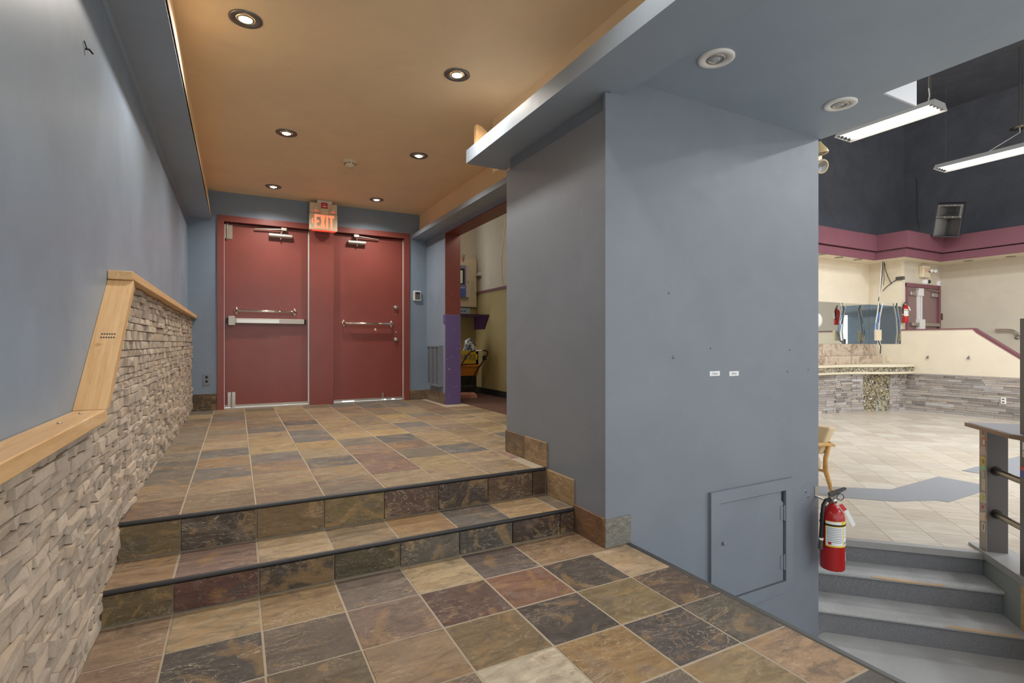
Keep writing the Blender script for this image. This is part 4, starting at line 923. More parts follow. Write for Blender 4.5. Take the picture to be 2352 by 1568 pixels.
# ------------------------------------------------------------------ fire extinguishers
def extinguisher(loc, rotz, label, sc=1.0):
    t = thing('fire_extinguisher', label, 'fire extinguisher', loc, rotz); t.scale = (sc, sc, sc); R = .074; Hh = .40
    m = MB(); m.lathe([(0, 0), (R - .012, 0), (R - .003, .004), (R, .014), (R, Hh - .05), (R - .006, Hh - .025), (R - .022, Hh), (.03, Hh + .022), (.022, Hh + .026), (.022, Hh + .05), (0, Hh + .05)], 32); m.build('cylinder', M_RED, t, local=True)
    def shell(a0, a1, z0, z1, mat, name, par, r=R + .0008):
        m = MB(); m.lathe([(r, z0), (r, z1)], 14, a0=math.radians(a0), a1=math.radians(a1)); return m.build(name, mat, par, local=True)
    lab = shell(-150, -25, .165, .335, M_YELLOW, 'label', t)
    shell(-147, -68, .175, .298, M_PAPER, 'label_panel', lab, R + .0014); shell(-62, -28, .175, .228, M_PAPER, 'label_panel', lab, R + .0014); shell(-62, -28, .234, .298, M_PAPER, 'label_panel', lab, R + .0014); shell(-147, -75, .316, .332, M_PAPER, 'label_panel', lab, R + .0014)
    m = MB()
    for k in range(9):
        z_ = .195 + k * .0115; m.lathe([(R + .0018, z_), (R + .0018, z_ + .004)], 8, a0=math.radians(-143), a1=math.radians(-72))
    for k in range(5):
        z_ = .245 + k * .010; m.lathe([(R + .0018, z_), (R + .0018, z_ + .003)], 4, a0=math.radians(-58), a1=math.radians(-40))
    for a in (-58, -42): m.lathe([(R + .0018, .182), (R + .0018, .200)], 4, a0=math.radians(a), a1=math.radians(a + 11))
    m.build('label_print', M_INK, lab, local=True)
    m = MB(); m.lathe([(R + .0018, .180), (R + .0018, .196)], 4, a0=math.radians(-137), a1=math.radians(-122)); m.build('label_logo', M_REDTAG, lab, local=True)
    st = shell(-42, -20, .07, .125, M_PAPER, 'service_sticker', t); m = MB(); m.lathe([(R + .0016, .09), (R + .0016, .115)], 4, a0=math.radians(-38), a1=math.radians(-26)); m.build('sticker_mark', M_REDTAG, st, local=True)
    m = MB(); m.lathe([(R + .001, .302), (R + .003, .304), (R + .003, .312), (R + .001, .314)], 32); m.build('strap', M_BLACKP, t, local=True)
    m = MB(); m.cbox(-.022, .022, -.02, .02, Hh + .045, Hh + .085, .006); va = m.build('valve', M_SATIN, t, local=True)
    m = MB(); m.lathe([(0, .014), (.016, .014), (.018, 0)], 14, (0, -.018, Hh + .06), Matrix.Rotation(math.pi / 2, 3, 'X')); m.build('gauge', M_STEEL, va, local=True)
    m = MB(); m.prism([(-.02, Hh + .085), (.0, Hh + .085), (.085, Hh + .135), (.083, Hh + .145), (-.025, Hh + .105)], 'y', -.013, .013); m.build('lever', M_DGREY, t, local=True)
    m = MB(); m.prism([(.015, Hh + .062), (.07, Hh + .072), (.07, Hh + .078), (.015, Hh + .075)], 'y', -.012, .012); m.build('carry_handle', M_SATIN, t, local=True)
    m = MB(); m.tube([(.035 + .022 * math.cos(a), -.03, Hh + .088 + .022 * math.sin(a)) for a in [k * math.pi / 8 for k in range(17)]], .0025, 6); m.build('pull_pin', M_BLACKP, t, local=True)
    m = MB(); m.tube([(-.02, -.01, Hh + .065), (-.05, -.015, Hh + .062), (-.072, -.025, Hh + .03), (-.082, -.03, Hh - .06), (-.088, -.03, Hh - .16), (-.09, -.03, Hh - .2)], [.011, .011, .0125, .0125, .0125, .0125], 10); m.build('hose', M_BLACKP, t, local=True)
    m = MB(); m.tube([(-.09, -.03, Hh - .195), (-.092, -.03, Hh - .26)], [.013, .015], 10); m.build('nozzle', M_DGREY, t, local=True)
    m = MB(); m.tube([(-.089, -.03, Hh - .185), (-.0895, -.03, Hh - .2)], .0145, 10); m.build('hose_collar', M_WHITE, t, local=True)
    m = MB(); m.plate([(.02, -.035, Hh + .035), (.045, -.035, Hh + .045), (.075, -.04, Hh + .005), (.05, -.04, Hh - .005)], (0, .001, 0)); m.build('red_tag', M_REDTAG, t, local=True)
    m = MB(); m.plate([(.055, -.041, Hh + .0), (.078, -.041, Hh + .01), (.125, -.045, Hh - .09), (.105, -.045, Hh - .105)], (0, .001, 0)); m.build('inspection_tag', M_PAPER, t, local=True)
    return t
ey = 2.09; pt = PY(1912, 1300, ey)
ext = extinguisher((pt.x, ey, pt.z - .012), math.radians(-32), 'red fire extinguisher hanging at the right end of the front wall')
br = PY(1880, 1140, YP - .002)
m = MB(); zt = ext.location.z + .40 + .06
m.box(XW - .045, XW - .006, YP - .004, YP, zt - .01, zt + .06); m.hexa([(XW - .04, YP - .004, zt - .014), (XW - .01, YP - .004, zt - .014), (pt.x - .005, ey, zt - .022), (pt.x - .025, ey - .01, zt - .022), (XW - .04, YP - .004, zt - .006), (XW - .01, YP - .004, zt - .006), (pt.x - .005, ey, zt - .016), (pt.x - .025, ey - .01, zt - .016)])
m.build('wall_bracket', M_SATIN, ext).location = (0, 0, 0)
bo = [o for o in ext.children if o.name.startswith('wall_bracket')][0]
bo.matrix_parent_inverse = Matrix.Rotation(math.radians(32), 4, 'Z')

# ------------------------------------------------------------------ emergency lamp heads at the wall end
em = thing('emergency_light', 'cream twin emergency lamp heads beside the front wall end', 'lamp', (XW + .10, 2.75, PX(1885, 355, 3.9).z))
for (u, v), dr in (((1884, 345), Vector((.1, -.1, -1))), ((1883, 382), Vector((-.25, -1, -.35)))):
    c = PY(u, v, 2.8); q = dr.normalized().to_track_quat('Z', 'Y').to_matrix()
    m = MB(); m.lathe([(0, -.075), (.018, -.075), (.024, -.055), (.05, -.01), (.062, .025), (.060, .035), (.05, .03)], 20, c, q); hd = m.build('lamp_head', M_CONE, em)
    m = MB(); m.lathe([(.05, .028), (.03, .024), (0, .012)], 18, c, q); m.build('lens', M_GIMBAL, hd)
m = MB(); c = PY(1884, 364, 2.85); m.cbox(XW, c.x + .02, 2.84, 2.92, c.z - .12, c.z + .12, .01); m.build('battery_case', M_CONE, em)

# ------------------------------------------------------------------ hall walls
YA, XB, YCW, XD = 7.227, 13.8, 6.514, 15.6
b = MB(); b.box(XW, XB + .1, YA, YA + .15, ZH, 3.3); struct(b, 'wall_hall_back', M_CREAM, label='cream back wall of the hall behind the bar')
b = MB(); b.box(XB, XB + .12, YCW, YA, ZH, 3.3); struct(b, 'wall_hall_corner', M_CREAM, label='cream return wall beside the bar')
b = MB(); b.box(XB + .12, XD + .1, YCW, YCW + .15, ZH, 3.3); struct(b, 'wall_hall_landing', M_BEIGE, label='beige wall with the far exit doors')
b = MB(); b.box(XD, XD + .15, -6, YCW, ZH, 3.3); struct(b, 'wall_hall_right', M_BEIGE, label='beige right wall of the hall')
zk = PX(2160, 757, XB).z; yk = PX(2238, 757, XB).y; p_d = PX(2352, 826, XB); sl = (zk - p_d.z) / (yk - p_d.y); yb_ = yk - (zk - ZH) / sl
b = MB(); b.prism([(YCW, ZH), (YCW, zk), (yk, zk), (yb_, ZH)], 'x', XB, XB + .12); kn = struct(b, 'wall_hall_knee', M_CREAM, label='cream sloping knee wall of the far landing')
m = MB(); m.prism([(YCW, zk), (YCW, zk + .025), (yk + .01, zk + .025), (yb_ - .0, ZH + .06), (yb_, ZH), (yk, zk - .0)], 'x', XB - .02, XB + .14); m.build('cap_rail', M_MAUVE, kn, label='mauve cap along the knee wall')
m = MB(); dn = Vector((0, -(zk - p_d.z), 0)); m.prism([(yk + .02, zk - .005), (yk + .02 - .6 * 0, zk + .02), (yb_, ZH + .06), (yb_, ZH), (yk - .03, zk - .075)], 'x', XB - .012, XB - .001); m.build('cap_face', M_MAUVE, kn)
b = MB(); b.box(XB + .12, XD, 5.15, YCW, ZH, .55)
for k in range(5): b.box(XB + .12, XD, 5.15 - (k + 1) * .28, 5.15 - k * .28, ZH, .55 - (k + 1) * .168)
struct(b, 'floor', M_CARPET, label='carpeted landing and steps behind the knee wall')
b = MB(); b.box(1.5, 16, YA + .15, YA + .3, 3.2, 7.0); b.box(XD + .15, XD + .3, -6, YA + .3, 3.2, 7.0); struct(b, 'wall_hall_upper', M_BLACK, label='black textured upper walls of the hall')
b = MB(); b.box(3.2, XD + .3, -6, YA + .3, 6.95, 7.1); struct(b, 'ceiling', M_BLACK, label='black ceiling of the hall')
# mauve bulkhead
path = [(XW + .03, 6.75), (13.15, 6.75), (13.15, 6.12), (14.75, 6.12), (14.75, -6)]
def band(m, off, z0, z1, t_):
    n = [(0, -1), (-1, 0), (0, -1), (-1, 0)]; pts = []
    P = [(XW + .03, 6.75 - off), (13.15 - off, 6.75 - off), (13.15 - off, 6.12 - off), (14.75 - off, 6.12 - off), (14.75 - off, -6)]
    Q = [(XW + .03, 6.75 - off + t_), (13.15 - off + t_, 6.75 - off + t_), (13.15 - off + t_, 6.12 - off + t_), (14.75 - off + t_, 6.12 - off + t_), (14.75 - off + t_, -6)]
    for i in range(4):
        a, b_, c, d = P[i], P[i + 1], Q[i + 1], Q[i]; m.hexa([(*a, z0), (*b_, z0), (*c, z0), (*d, z0), (*a, z1), (*b_, z1), (*c, z1), (*d, z1)])
m = MB(); band(m, 0, 3.014, 3.19, .05); bk = struct(m, 'trim_14', M_MAUVE, label='mauve bulkhead band around the hall')
m = MB(); band(m, .06, 3.21, 3.575, .11); m.build('upper_band', M_MAUVE, bk)
m = MB(); pol = [(XW + .03, 6.78), (13.18, 6.78), (13.18, 6.15), (14.78, 6.15), (14.78, -6), (XD, -6), (XD, YCW), (XB, YCW), (XB, YA), (XW + .03, YA)]
m.prism(pol, 'z', 3.016, 3.03); m.build('bulkhead_soffit', M_CREAM, bk)
m = MB(); m.prism(pol, 'z', 3.50, 3.52); m.build('bulkhead_top', M_BLACK, bk)
for u, v in ((1887, 584), (1927, 591), (1970, 596), (2224, 599), (2322, 589)):
    p = PZ(u, v, 3.014); m = MB(); m.lathe([(.09, 0), (.09, -.005), (.06, -.004), (0, -.002)], 16, (p.x, p.y, 3.014)); m.build('recessed_light', M_GIMBAL, bk)
# ledger stone dado in the hall
hp = [PZ(u, v, ZH) for u, v in ((1883, 950.5), (1953, 944))]
def ledger(m, a, c, z0, z1, nrm, lmin, lmax, hset):   # joined strips along a segment a->c
    d = (c - a); L = d.length; d.normalize(); z_ = z0
    while z_ < z1 - .01:
        h = min(random.choice(hset), z1 - z_); t0 = -random.uniform(0, .2)
        while t0 < L:
            l = random.uniform(lmin, lmax); t1 = min(t0 + l, L); ta = max(t0, 0)
            if t1 - ta > .01:
                e = [random.uniform(.012, .045) for _ in range(4)]; g_ = .002
                q = lambda t_, zz, o_: a + d * t_ + Vector((0, 0, zz - a.z)) + nrm * o_
                m.add([q(ta + g_, z_ + g_, 0), q(t1 - g_, z_ + g_, 0), q(t1 - g_, z_ + h - g_, 0), q(ta + g_, z_ + h - g_, 0), q(ta + g_, z_ + g_, e[0]), q(t1 - g_, z_ + g_, e[1]), q(t1 - g_, z_ + h - g_, e[1] + .004), q(ta + g_, z_ + h - g_, e[0] + .004)],
                      [(0, 1, 5, 4), (1, 2, 6, 5), (2, 3, 7, 6), (3, 0, 4, 7), (4, 5, 6, 7)])
            t0 = t1
        z_ += h
zst = .39
b = MB(); b.prism([(-5.9, ZH), (6.42, ZH), (6.42, zst), (-5.9, zst)], 'x', XB - .022, XB - .002); dd = struct(b, 'trim_15', M_MORTAR, label='grey ledger stone dado along the cream knee wall')
m = MB(); ledger(m, Vector((XB - .022, 6.43, ZH)), Vector((XB - .022, 2.0, ZH)), ZH, zst, Vector((-1, 0, 0)), .15, .55, [.035, .045, .055, .07]); m.build('ledger_stones', M_HSTONE, dd, kind='stuff')

# ------------------------------------------------------------------ the bar
bot_px = [(1884, 950.5), (1920, 947.5), (1954, 944), (1976, 943.5), (2010, 944), (2045, 943), (2066, 941), (2086, 939)]
zf = [PZ(u, v, ZH) for u, v in bot_px]; base = [(max(p.x, 9), p.y) for p in zf]
base = [(11.15, 6.93), (11.75, 6.87), (12.25, 6.80), (12.52, 6.70), (12.85, 6.58), (13.15, 6.47), (13.45, 6.43), (XB - .03, 6.42)]
bar = thing('bar_counter', 'wavy bar counter faced with stone and pebbles', 'bar counter', (12.5, 6.8, ZH))
m = MB(); m.prism([(9.5, 7.0)] + base + [(XB - .03, YA - .01), (9.5, YA - .01)], 'z', ZH, .39); m.build('bar_body', M_MORTAR, bar)
m = MB(); fb = [Vector((9.5, 7.0, ZH))] + [Vector((x, y, ZH)) for x, y in base]
for i in range(len(fb) - 1):
    a, c = fb[i], fb[i + 1]; d = (c - a).normalized(); nrm = Vector((d.y, -d.x, 0))
    if i in (4, 5): continue
    ledger(m, a, c, ZH, .385, nrm, .12, .4, [.035, .045, .06])
m.build('bar_stones', M_HSTONE, bar, kind='stuff')
m = MB()
for i in (4, 5):
    a, c = fb[i], fb[i + 1]; d = (c - a); L = d.length; d.normalize(); nrm = Vector((d.y, -d.x, 0)); 
    for _ in range(620):
        t_, z_ = random.uniform(0, L), random.uniform(ZH + .01, .38); r = random.uniform(.012, .024)
        if i == 5 and t_ < .22 and z_ < ZH + .24 and random.random() < .85: continue
        ce = a + d * t_ + Vector((0, 0, z_ - ZH)); rx = r * random.uniform(1, 1.6); q = random.uniform(0, 3)
        ax, az = d * math.cos(q) + UP * math.sin(q), -d * math.sin(q) + UP * math.cos(q)
        m.add([ce + ax * rx * math.cos(k * math.pi / 3) + az * r * math.sin(k * math.pi / 3) for k in range(6)] + [ce + nrm * .015 + (ax * rx * math.cos(k * math.pi / 3) + az * r * math.sin(k * math.pi / 3)) * .6 for k in range(6)],
              [(6, 7, 8, 9, 10, 11)] + [(k, (k + 1) % 6, 6 + (k + 1) % 6, 6 + k) for k in range(6)])
m.build('bar_pebbles', M_PEBBLE, bar, kind='stuff')
top = [(9.5, 6.9), (11.1, 6.82), (11.7, 6.80), (12.1, 6.74), (12.45, 6.60), (12.75, 6.42), (13.05, 6.28), (13.35, 6.22), (13.6, 6.22), (XB - .025, 6.24)]
def slab(z0, z1, off): return MB().prism([(x, y + off) for x, y in top] + [(XB - .025, YA - .01), (9.5, YA - .01)], 'z', z0, z1)
slab(.39, .435, 0).build('lower_lip', M_COUNTER, bar); slab(.435, .545, .02).build('band_core', M_MORTAR, bar); slab(.545, .60, -.01).build('countertop', M_COUNTER, bar)
m = MB()
for i in range(len(top) - 1):
    a, c = Vector((*top[i], .435)) + Vector((0, .02, 0)), Vector((*top[i + 1], .435)) + Vector((0, .02, 0)); d = (c - a); L = d.length; d.normalize(); nrm = Vector((d.y, -d.x, 0))
    for _ in range(int(L * 220)):
        t_, z_ = random.uniform(0, L), random.uniform(.445, .535); r = random.uniform(.008, .016); ce = a + d * t_ + Vector((0, 0, z_ - .435)); q = random.uniform(0, 3); ax, az = d * math.cos(q) + UP * math.sin(q), -d * math.sin(q) + UP * math.cos(q)
        m.add([ce + (ax * 1.4 * math.cos(k * math.pi / 3) + az * math.sin(k * math.pi / 3)) * r for k in range(6)] + [ce + nrm * .012 + (ax * 1.4 * math.cos(k * math.pi / 3) + az * math.sin(k * math.pi / 3)) * r * .6 for k in range(6)], [(6, 7, 8, 9, 10, 11)] + [(k, (k + 1) % 6, 6 + (k + 1) % 6, 6 + k) for k in range(6)])
m.build('band_pebbles', M_PEBBLE, bar, kind='stuff')
# marbled back-bar steps
ya1, ya2 = 6.93, 7.08
zA, zB_ = PY(1960, 817, ya1).z, PY(1960, 790, ya2).z
m = MB(); x1 = PY(2033, 825, ya1).x; m.cbox(9.5, min(x1, XB - .005), ya1, YA - .004, .60, zA, .006); m.build('back_bar_step', M_MARBLE, label='lower brown marbled step behind the bar counter', cat='shelf')
m = MB(); x1 = PY(2019, 800, ya2).x; m.cbox(9.5, min(x1, XB - .005), ya2, YA - .004, zA, zB_, .006); m.build('back_bar_step', M_MARBLE, label='upper brown marbled step under the bar mirror', cat='shelf')
# mirrors
zm0, zm1 = zB_ + .005, PY(1960, 697, YA).z
m = MB(); m.box(9.5, 12.55, YA - .008, YA - .001, zm0, zm1); m.build('wall_mirror', M_MIRROR, label='wide left mirror panel over the bar', cat='mirror')
m = MB(); m.box(12.556, XB - .006, YA - .008, YA - .001, zm0, zm1); m.build('wall_mirror', M_MIRROR, label='mirror panel over the bar next to the corner', cat='mirror')
m = MB(); m.box(XB - .008, XB - .001, YCW + .01, YA - .012, zm0, zm1); m.build('wall_mirror', M_MIRROR, label='narrow mirror panel on the return wall right of the cables', cat='mirror')
c0 = PY(1884, 735, YA - .1); m = MB(); m.lathe([(.0, -.06), (.10, -.06), (.14, -.03), (.15, .0), (.14, .02)], 24, (c0.x, YA - .03, c0.z), Matrix.Rotation(math.pi / 2, 3, 'X') @ Matrix.Diagonal((1, 1.1, -1)))
t = m.build('wall_dryer', M_WHITE, label='white rounded device on the bar wall at the front wall edge', cat='device')
m = MB(); m.lathe([(.152, .0), (.152, .02)], 24, (c0.x, YA - .03, c0.z), Matrix.Rotation(math.pi / 2, 3, 'X') @ Matrix.Diagonal((1, 1.1, -1))); m.build('dark_rim', M_BLACKP, t)
# cables hanging in the corner
cb = thing('cable_bundle', 'loose bundle of pale, blue and black cables hanging over the bar', 'cables', (13.5, 7.0, .6))
def cable(name, px, mat, r=.010, y=6.80):
    m = MB(); pts = [PY(u, v, y) for u, v in px]; m.tube(pts, r, 6); m.build(name, mat, cb)
cable('black_cable', [(2028, 598), (2026, 630), (2023, 660), (2018, 690), (2022, 705), (2018, 740)], M_CABLEK, .010)
cable('grey_cable', [(2031, 598), (2030, 625), (2031, 640), (2029, 655)], M_CABLEK, .007)
cable('pale_cable', [(2025, 600), (2022, 650), (2019, 690), (2015, 720), (2010, 750), (2014, 780), (2020, 800)], M_CABLEW, .014)
cable('pale_cable', [(2027, 695), (2020, 730), (2018, 760), (2021, 790)], M_CABLEW, .018)
cable('blue_cable', [(2018, 720), (2010, 745), (2008, 762), (2013, 775)], M_CABLEB, .010)
cable('blue_cable', [(2024, 700), (2017, 735), (2012, 765), (2014, 785)], M_CABLEB, .010)
cable('black_cable', [(2017, 782), (2023, 795), (2022, 812)], M_CABLEK, .012)
m = MB(); a, c = PY(2010, 757, 6.75), PY(2021, 782, 6.75); m.cbox(a.x, c.x, 6.71, 6.77, c.z, a.z, .004); m.build('splice_box', M_CREAMP, cb)
p = PX(2067, 640, XB - .02); m = MB(); m.cbox(XB - .05, XB, p.y - .1, p.y + .08, p.z - .03, p.z + .05, .01); jb = m.build('junction_box', M_DGREY, label='small dark junction box on the wall left of the far doors', cat='box')
m = MB(); m.tube([PX(u, v, XB - .03) for u, v in ((2064, 640), (2050, 648), (2036, 659), (2028, 668))], .008, 6); m.build('grey_cable', M_CABLEK, jb)
m = MB(); m.tube([PX(u, v, XB - .03) for u, v in ((2048, 652), (2040, 636), (2033, 618), (2032, 604))], .008, 6); m.build('grey_cable', M_CABLEK, jb)
# far exit doors
def QD(u, v, y=YCW): return PY(u, v, y)
a, c = QD(2079.5, 650), QD(2154.5, 757); zfl = .55; fz = (QD(2079, 650).z + QD(2154, 656).z) / 2
m = MB(); w = .09; m.box(a.x, a.x + w, YCW - .02, YCW, zfl, fz); m.box(c.x - w, c.x, YCW - .06, YCW, zfl, fz); m.box(a.x, c.x, YCW - .04, YCW, fz - w, fz); struct(m, 'trim_16', M_MAUVE, label='mauve frame of the far double doors')
xm = QD(2108.5, 700).x
for n_, (x0, x1, lb) in enumerate(((a.x + w, xm, 'left leaf of the far mauve double doors'), (xm + .01, c.x - w, 'right leaf of the far mauve double doors'))):
    m = MB(); m.box(x0, x1, YCW - .012, YCW - .001, zfl, fz - w); d = struct(m, 'door_%d' % (3 + n_), paint('far_door_paint_%d' % n_, '#8b6f6c', .45, .05), label=lb)
    zb3 = QD(2110, 745).z; m = MB(); m.cbox(x0 + .06, x1 - .02, YCW - .09, YCW - .02, zb3 - .04, zb3 + .04, .006); m.build('panic_bar', M_SATIN, d)
    xr = x1 - .06 if n_ == 0 else x0 + .05; m = MB(); m.box(xr - .035, xr + .035, YCW - .05, YCW - .012, zb3 + .1, fz - w - .04); m.box(xr - .06, xr + .06, YCW - .07, YCW - .012, fz - w - .2, fz - w - .02); m.box(xr - .06, xr + .06, YCW - .1, YCW - .012, zb3 - .12, zb3 + .12); m.build('vertical_rod', M_WHITE, d)
    xc = x0 + .15 if n_ == 0 else x1 - .2; m = MB(); m.cbox(xc - .12, xc + .14, YCW - .07, YCW - .012, fz - w - .2, fz - w - .11, .006); m.tube([(xc, YCW - .06, fz - w - .1), (xc + .12, YCW - .09, fz - w - .05), (xc + .3 * (1 if n_ == 0 else -1), YCW - .04, fz - w - .03)], .012, 6); m.build('door_closer', M_SATIN, d)
p, q = QD(2110, 610.5), QD(2126, 639)
t = thing('exit_sign', 'unlit cream exit sign with lamp heads over the far doors', 'sign', ((p.x + q.x) / 2, YCW, q.z))
m = MB(); m.cbox(p.x, q.x, YCW - .1, YCW - .001, q.z, p.z, .01); m.build('sign_body', M_CREAMP, t)
put_text('EXIT', .13, ((p.x + q.x) / 2 + .03, YCW - .1012, q.z + .17), (math.pi / 2, 0, 0), simple('pale_red_print', '#d98a80', .5), t)
for k in (0, 1):
    m = MB(); m.lathe([(.02, -.06), (.05, .0), (.055, .03), (0, .03)], 12, (q.x - .03 + k * .13, YCW - .12 - k * .02, p.z - .12), Matrix.Rotation(math.radians(70), 3, 'Y')); m.build('lamp_head', M_WHITE, t)
p = QD(2122, 647.5); m = MB(); m.lathe([(0, .09), (.05, .08), (.075, .03), (.08, 0)], 16, (p.x, YCW, p.z), Matrix.Rotation(math.pi / 2, 3, 'X')); t = m.build('dome_camera', M_WHITE, label='small dome camera above the far doors', cat='camera')
m = MB(); m.lathe([(0, .1), (.035, .095), (.045, .07)], 12, (p.x + .04, YCW - .02, p.z), Matrix.Rotation(math.pi / 2, 3, 'X')); m.build('camera_lens', M_BLACKP, t)
p = QD(2156.5, 652); m = MB(); m.lathe([(0, .05), (.08, .045), (.1, .01), (.1, 0)], 20, (p.x - .02, YCW, p.z), Matrix.Rotation(math.pi / 2, 3, 'X')); t = m.build('alarm_bell', M_WHITE, label='round white alarm bell at the upper right of the far doors', cat='bell')
m = MB(); m.lathe([(0, .06), (.02, .058), (.022, .045)], 10, (p.x - .02, YCW, p.z), Matrix.Rotation(math.pi / 2, 3, 'X')); m.build('bell_boss', M_SATIN, t)
p = PX(2160.5, 727, XD); m = MB(); m.cbox(XD - .02, XD, p.y - .05, p.y + .05, p.z - .08, p.z + .08, .004); t = m.build('wall_switch', M_BROWNBOX, label='brown wall switch on the landing corner right of the far doors', cat='switch')
m = MB(); m.box(XD - .026, XD - .02, p.y - .012, p.y + .012, p.z - .02, p.z + .025); m.build('rocker', M_DGREY, t)
p = PY(2078.5, 741, YCW - .075); extinguisher((p.x, YCW - .072, p.z), math.radians(-20), 'distant red fire extinguisher left of the far doors', .93)
# handrail on the right wall
p0_, p1_, p2_ = PX(2286, 757.5, XD - .08), PX(2320, 757, XD - .08), PX(2380, 789, XD - .08)
t = thing('handrail', 'chrome handrail on the beige wall above the far steps', 'handrail', p1_)
m = MB(); m.tube([p0_, p1_ + Vector((0, .05, 0)), p1_ - Vector((0, .04, .01)), p2_], .028, 10); m.build('rail', M_CHROME, t)
for u, v in ((2333, 767),): p = PX(u, v, XD - .08); m = MB(); m.tube([p, p + Vector((0, 0, -.07)), (XD, p.y, p.z - .08)], .014, 8); m.lathe([(0, .012), (.045, .012), (.05, 0)], 12, (XD, p.y, p.z - .08), Matrix.Rotation(-math.pi / 2, 3, 'Y')); m.build('bracket', M_SATIN, t)
# wall plates in the hall
p = PX(2305.5, 920, XB - .06); o = thing('wall_outlet', 'white double outlet set in the grey stone dado', 'outlet', (XB - .05, p.y, p.z - .07))
m = MB(); m.cbox(XB - .085, XB - .03, p.y - .04, p.y + .04, p.z - .065, p.z + .065, .004); m.build('cover_plate', M_WHITE, o)
for s in (-.03, .03): m = MB(); m.cbox(XB - .088, XB - .084, p.y - .02, p.y + .02, p.z + s - .014, p.z + s + .014, .002); m.build('socket', M_GIMBAL, o)
p = PX(2040, 824, XB); m = MB(); m.cbox(XB - .012, XB, p.y - .04, p.y + .04, p.z - .065, p.z + .065, .003); t = m.build('wall_switch', M_CREAMP, label='cream switch plate on the wall right of the marbled steps', cat='switch')
m = MB(); m.box(XB - .017, XB - .012, p.y - .01, p.y + .01, p.z - .02, p.z + .02); m.build('toggle', M_WHITE, t)
for u, v in ((2132, 820), (2226, 821)):
    p = PX(u, v, XB); m = MB(); m.tube([(XB - .002, p.y, p.z + .03), (XB - .03, p.y, p.z), (XB - .03, p.y - .02, p.z - .03)], .012, 6); m.tube([(XB - .002, p.y, p.z + .03), (XB - .03, p.y + .03, p.z - .03)], .010, 6)
    m.build('coat_hook', M_GIMBAL, label='dark wall hook on the knee wall, ' + ('nearer the bar' if u < 2200 else 'nearer the sloping cap'), cat='hook')

# ------------------------------------------------------------------ loudspeaker above the bulkhead
sc_ = PX(2171, 508, 14.15); sp = thing('loudspeaker', 'dark horn loudspeaker tilted above the mauve bulkhead corner', 'loudspeaker', (sc_.x, sc_.y, sc_.z - .36), rot=(math.radians(16), math.radians(9), math.radians(-72))); sp.scale = (.88, .88, .94)
m = MB(); m.box(-.27, .27, .26, .42, 0, .78); m.box(-.27, -.245, 0, .26, 0, .78); m.box(.245, .27, 0, .26, 0, .78); m.box(-.245, .245, 0, .26, .755, .78); m.box(-.245, .245, 0, .26, 0, .025); m.box(-.245, .245, .0, .26, .44, .46); m.build('cabinet', M_SPK, sp, local=True)
m = MB(); P = [(-.245, .004, .46), (.245, .004, .46), (.245, .004, .755), (-.245, .004, .755)]; P2 = [(-.2, .0, .49), (.2, .0, .49), (.2, 0, .725), (-.2, 0, .725)]; Q = [(-.07, .16, .56), (.07, .16, .56), (.07, .16, .66), (-.07, .16, .66)]
m.add(P + P2 + Q, [(0, 1, 5, 4), (1, 2, 6, 5), (2, 3, 7, 6), (3, 0, 4, 7), (4, 5, 9, 8), (5, 6, 10, 9), (6, 7, 11, 10), (7, 4, 8, 11)]); m.build('horn', M_GIMBAL, sp, local=True)
m = MB(); m.box(-.07, .07, .16, .17, .56, .66); m.build('horn_throat', M_BLACKP, sp, local=True)
m = MB(); m.add([(-.245, .01, .025), (-.04, .2, .025), (-.04, .2, .44), (-.245, .01, .44)], [(0, 1, 2, 3)]); m.add([(.245, .01, .025), (.03, .2, .025), (.03, .2, .44), (.245, .01, .44)], [(0, 1, 2, 3)]); m.build('bass_flare', M_GIMBAL, sp, local=True)
m = MB()
for x in (-.23, -.08, .08, .23):
    for z_ in (.473, .742): m.lathe([(0, .008), (.01, .006), (.012, 0)], 8, (x, 0, z_), Matrix.Rotation(math.pi / 2, 3, 'X'))
m.build('bolts', M_CREAMP, sp, local=True)
m = MB(); m.tube([PX(2106, 410, 15.742), PX(2108, 460, 15.742), PX(2107, 500, 15.742), PX(2112, 520, 15.742), PX(2110, 530, 15.742)], .009, 5); m.build('hanging_wire', M_DGREY, label='thin grey wire hanging down the black wall left of the loudspeaker', cat='cable')

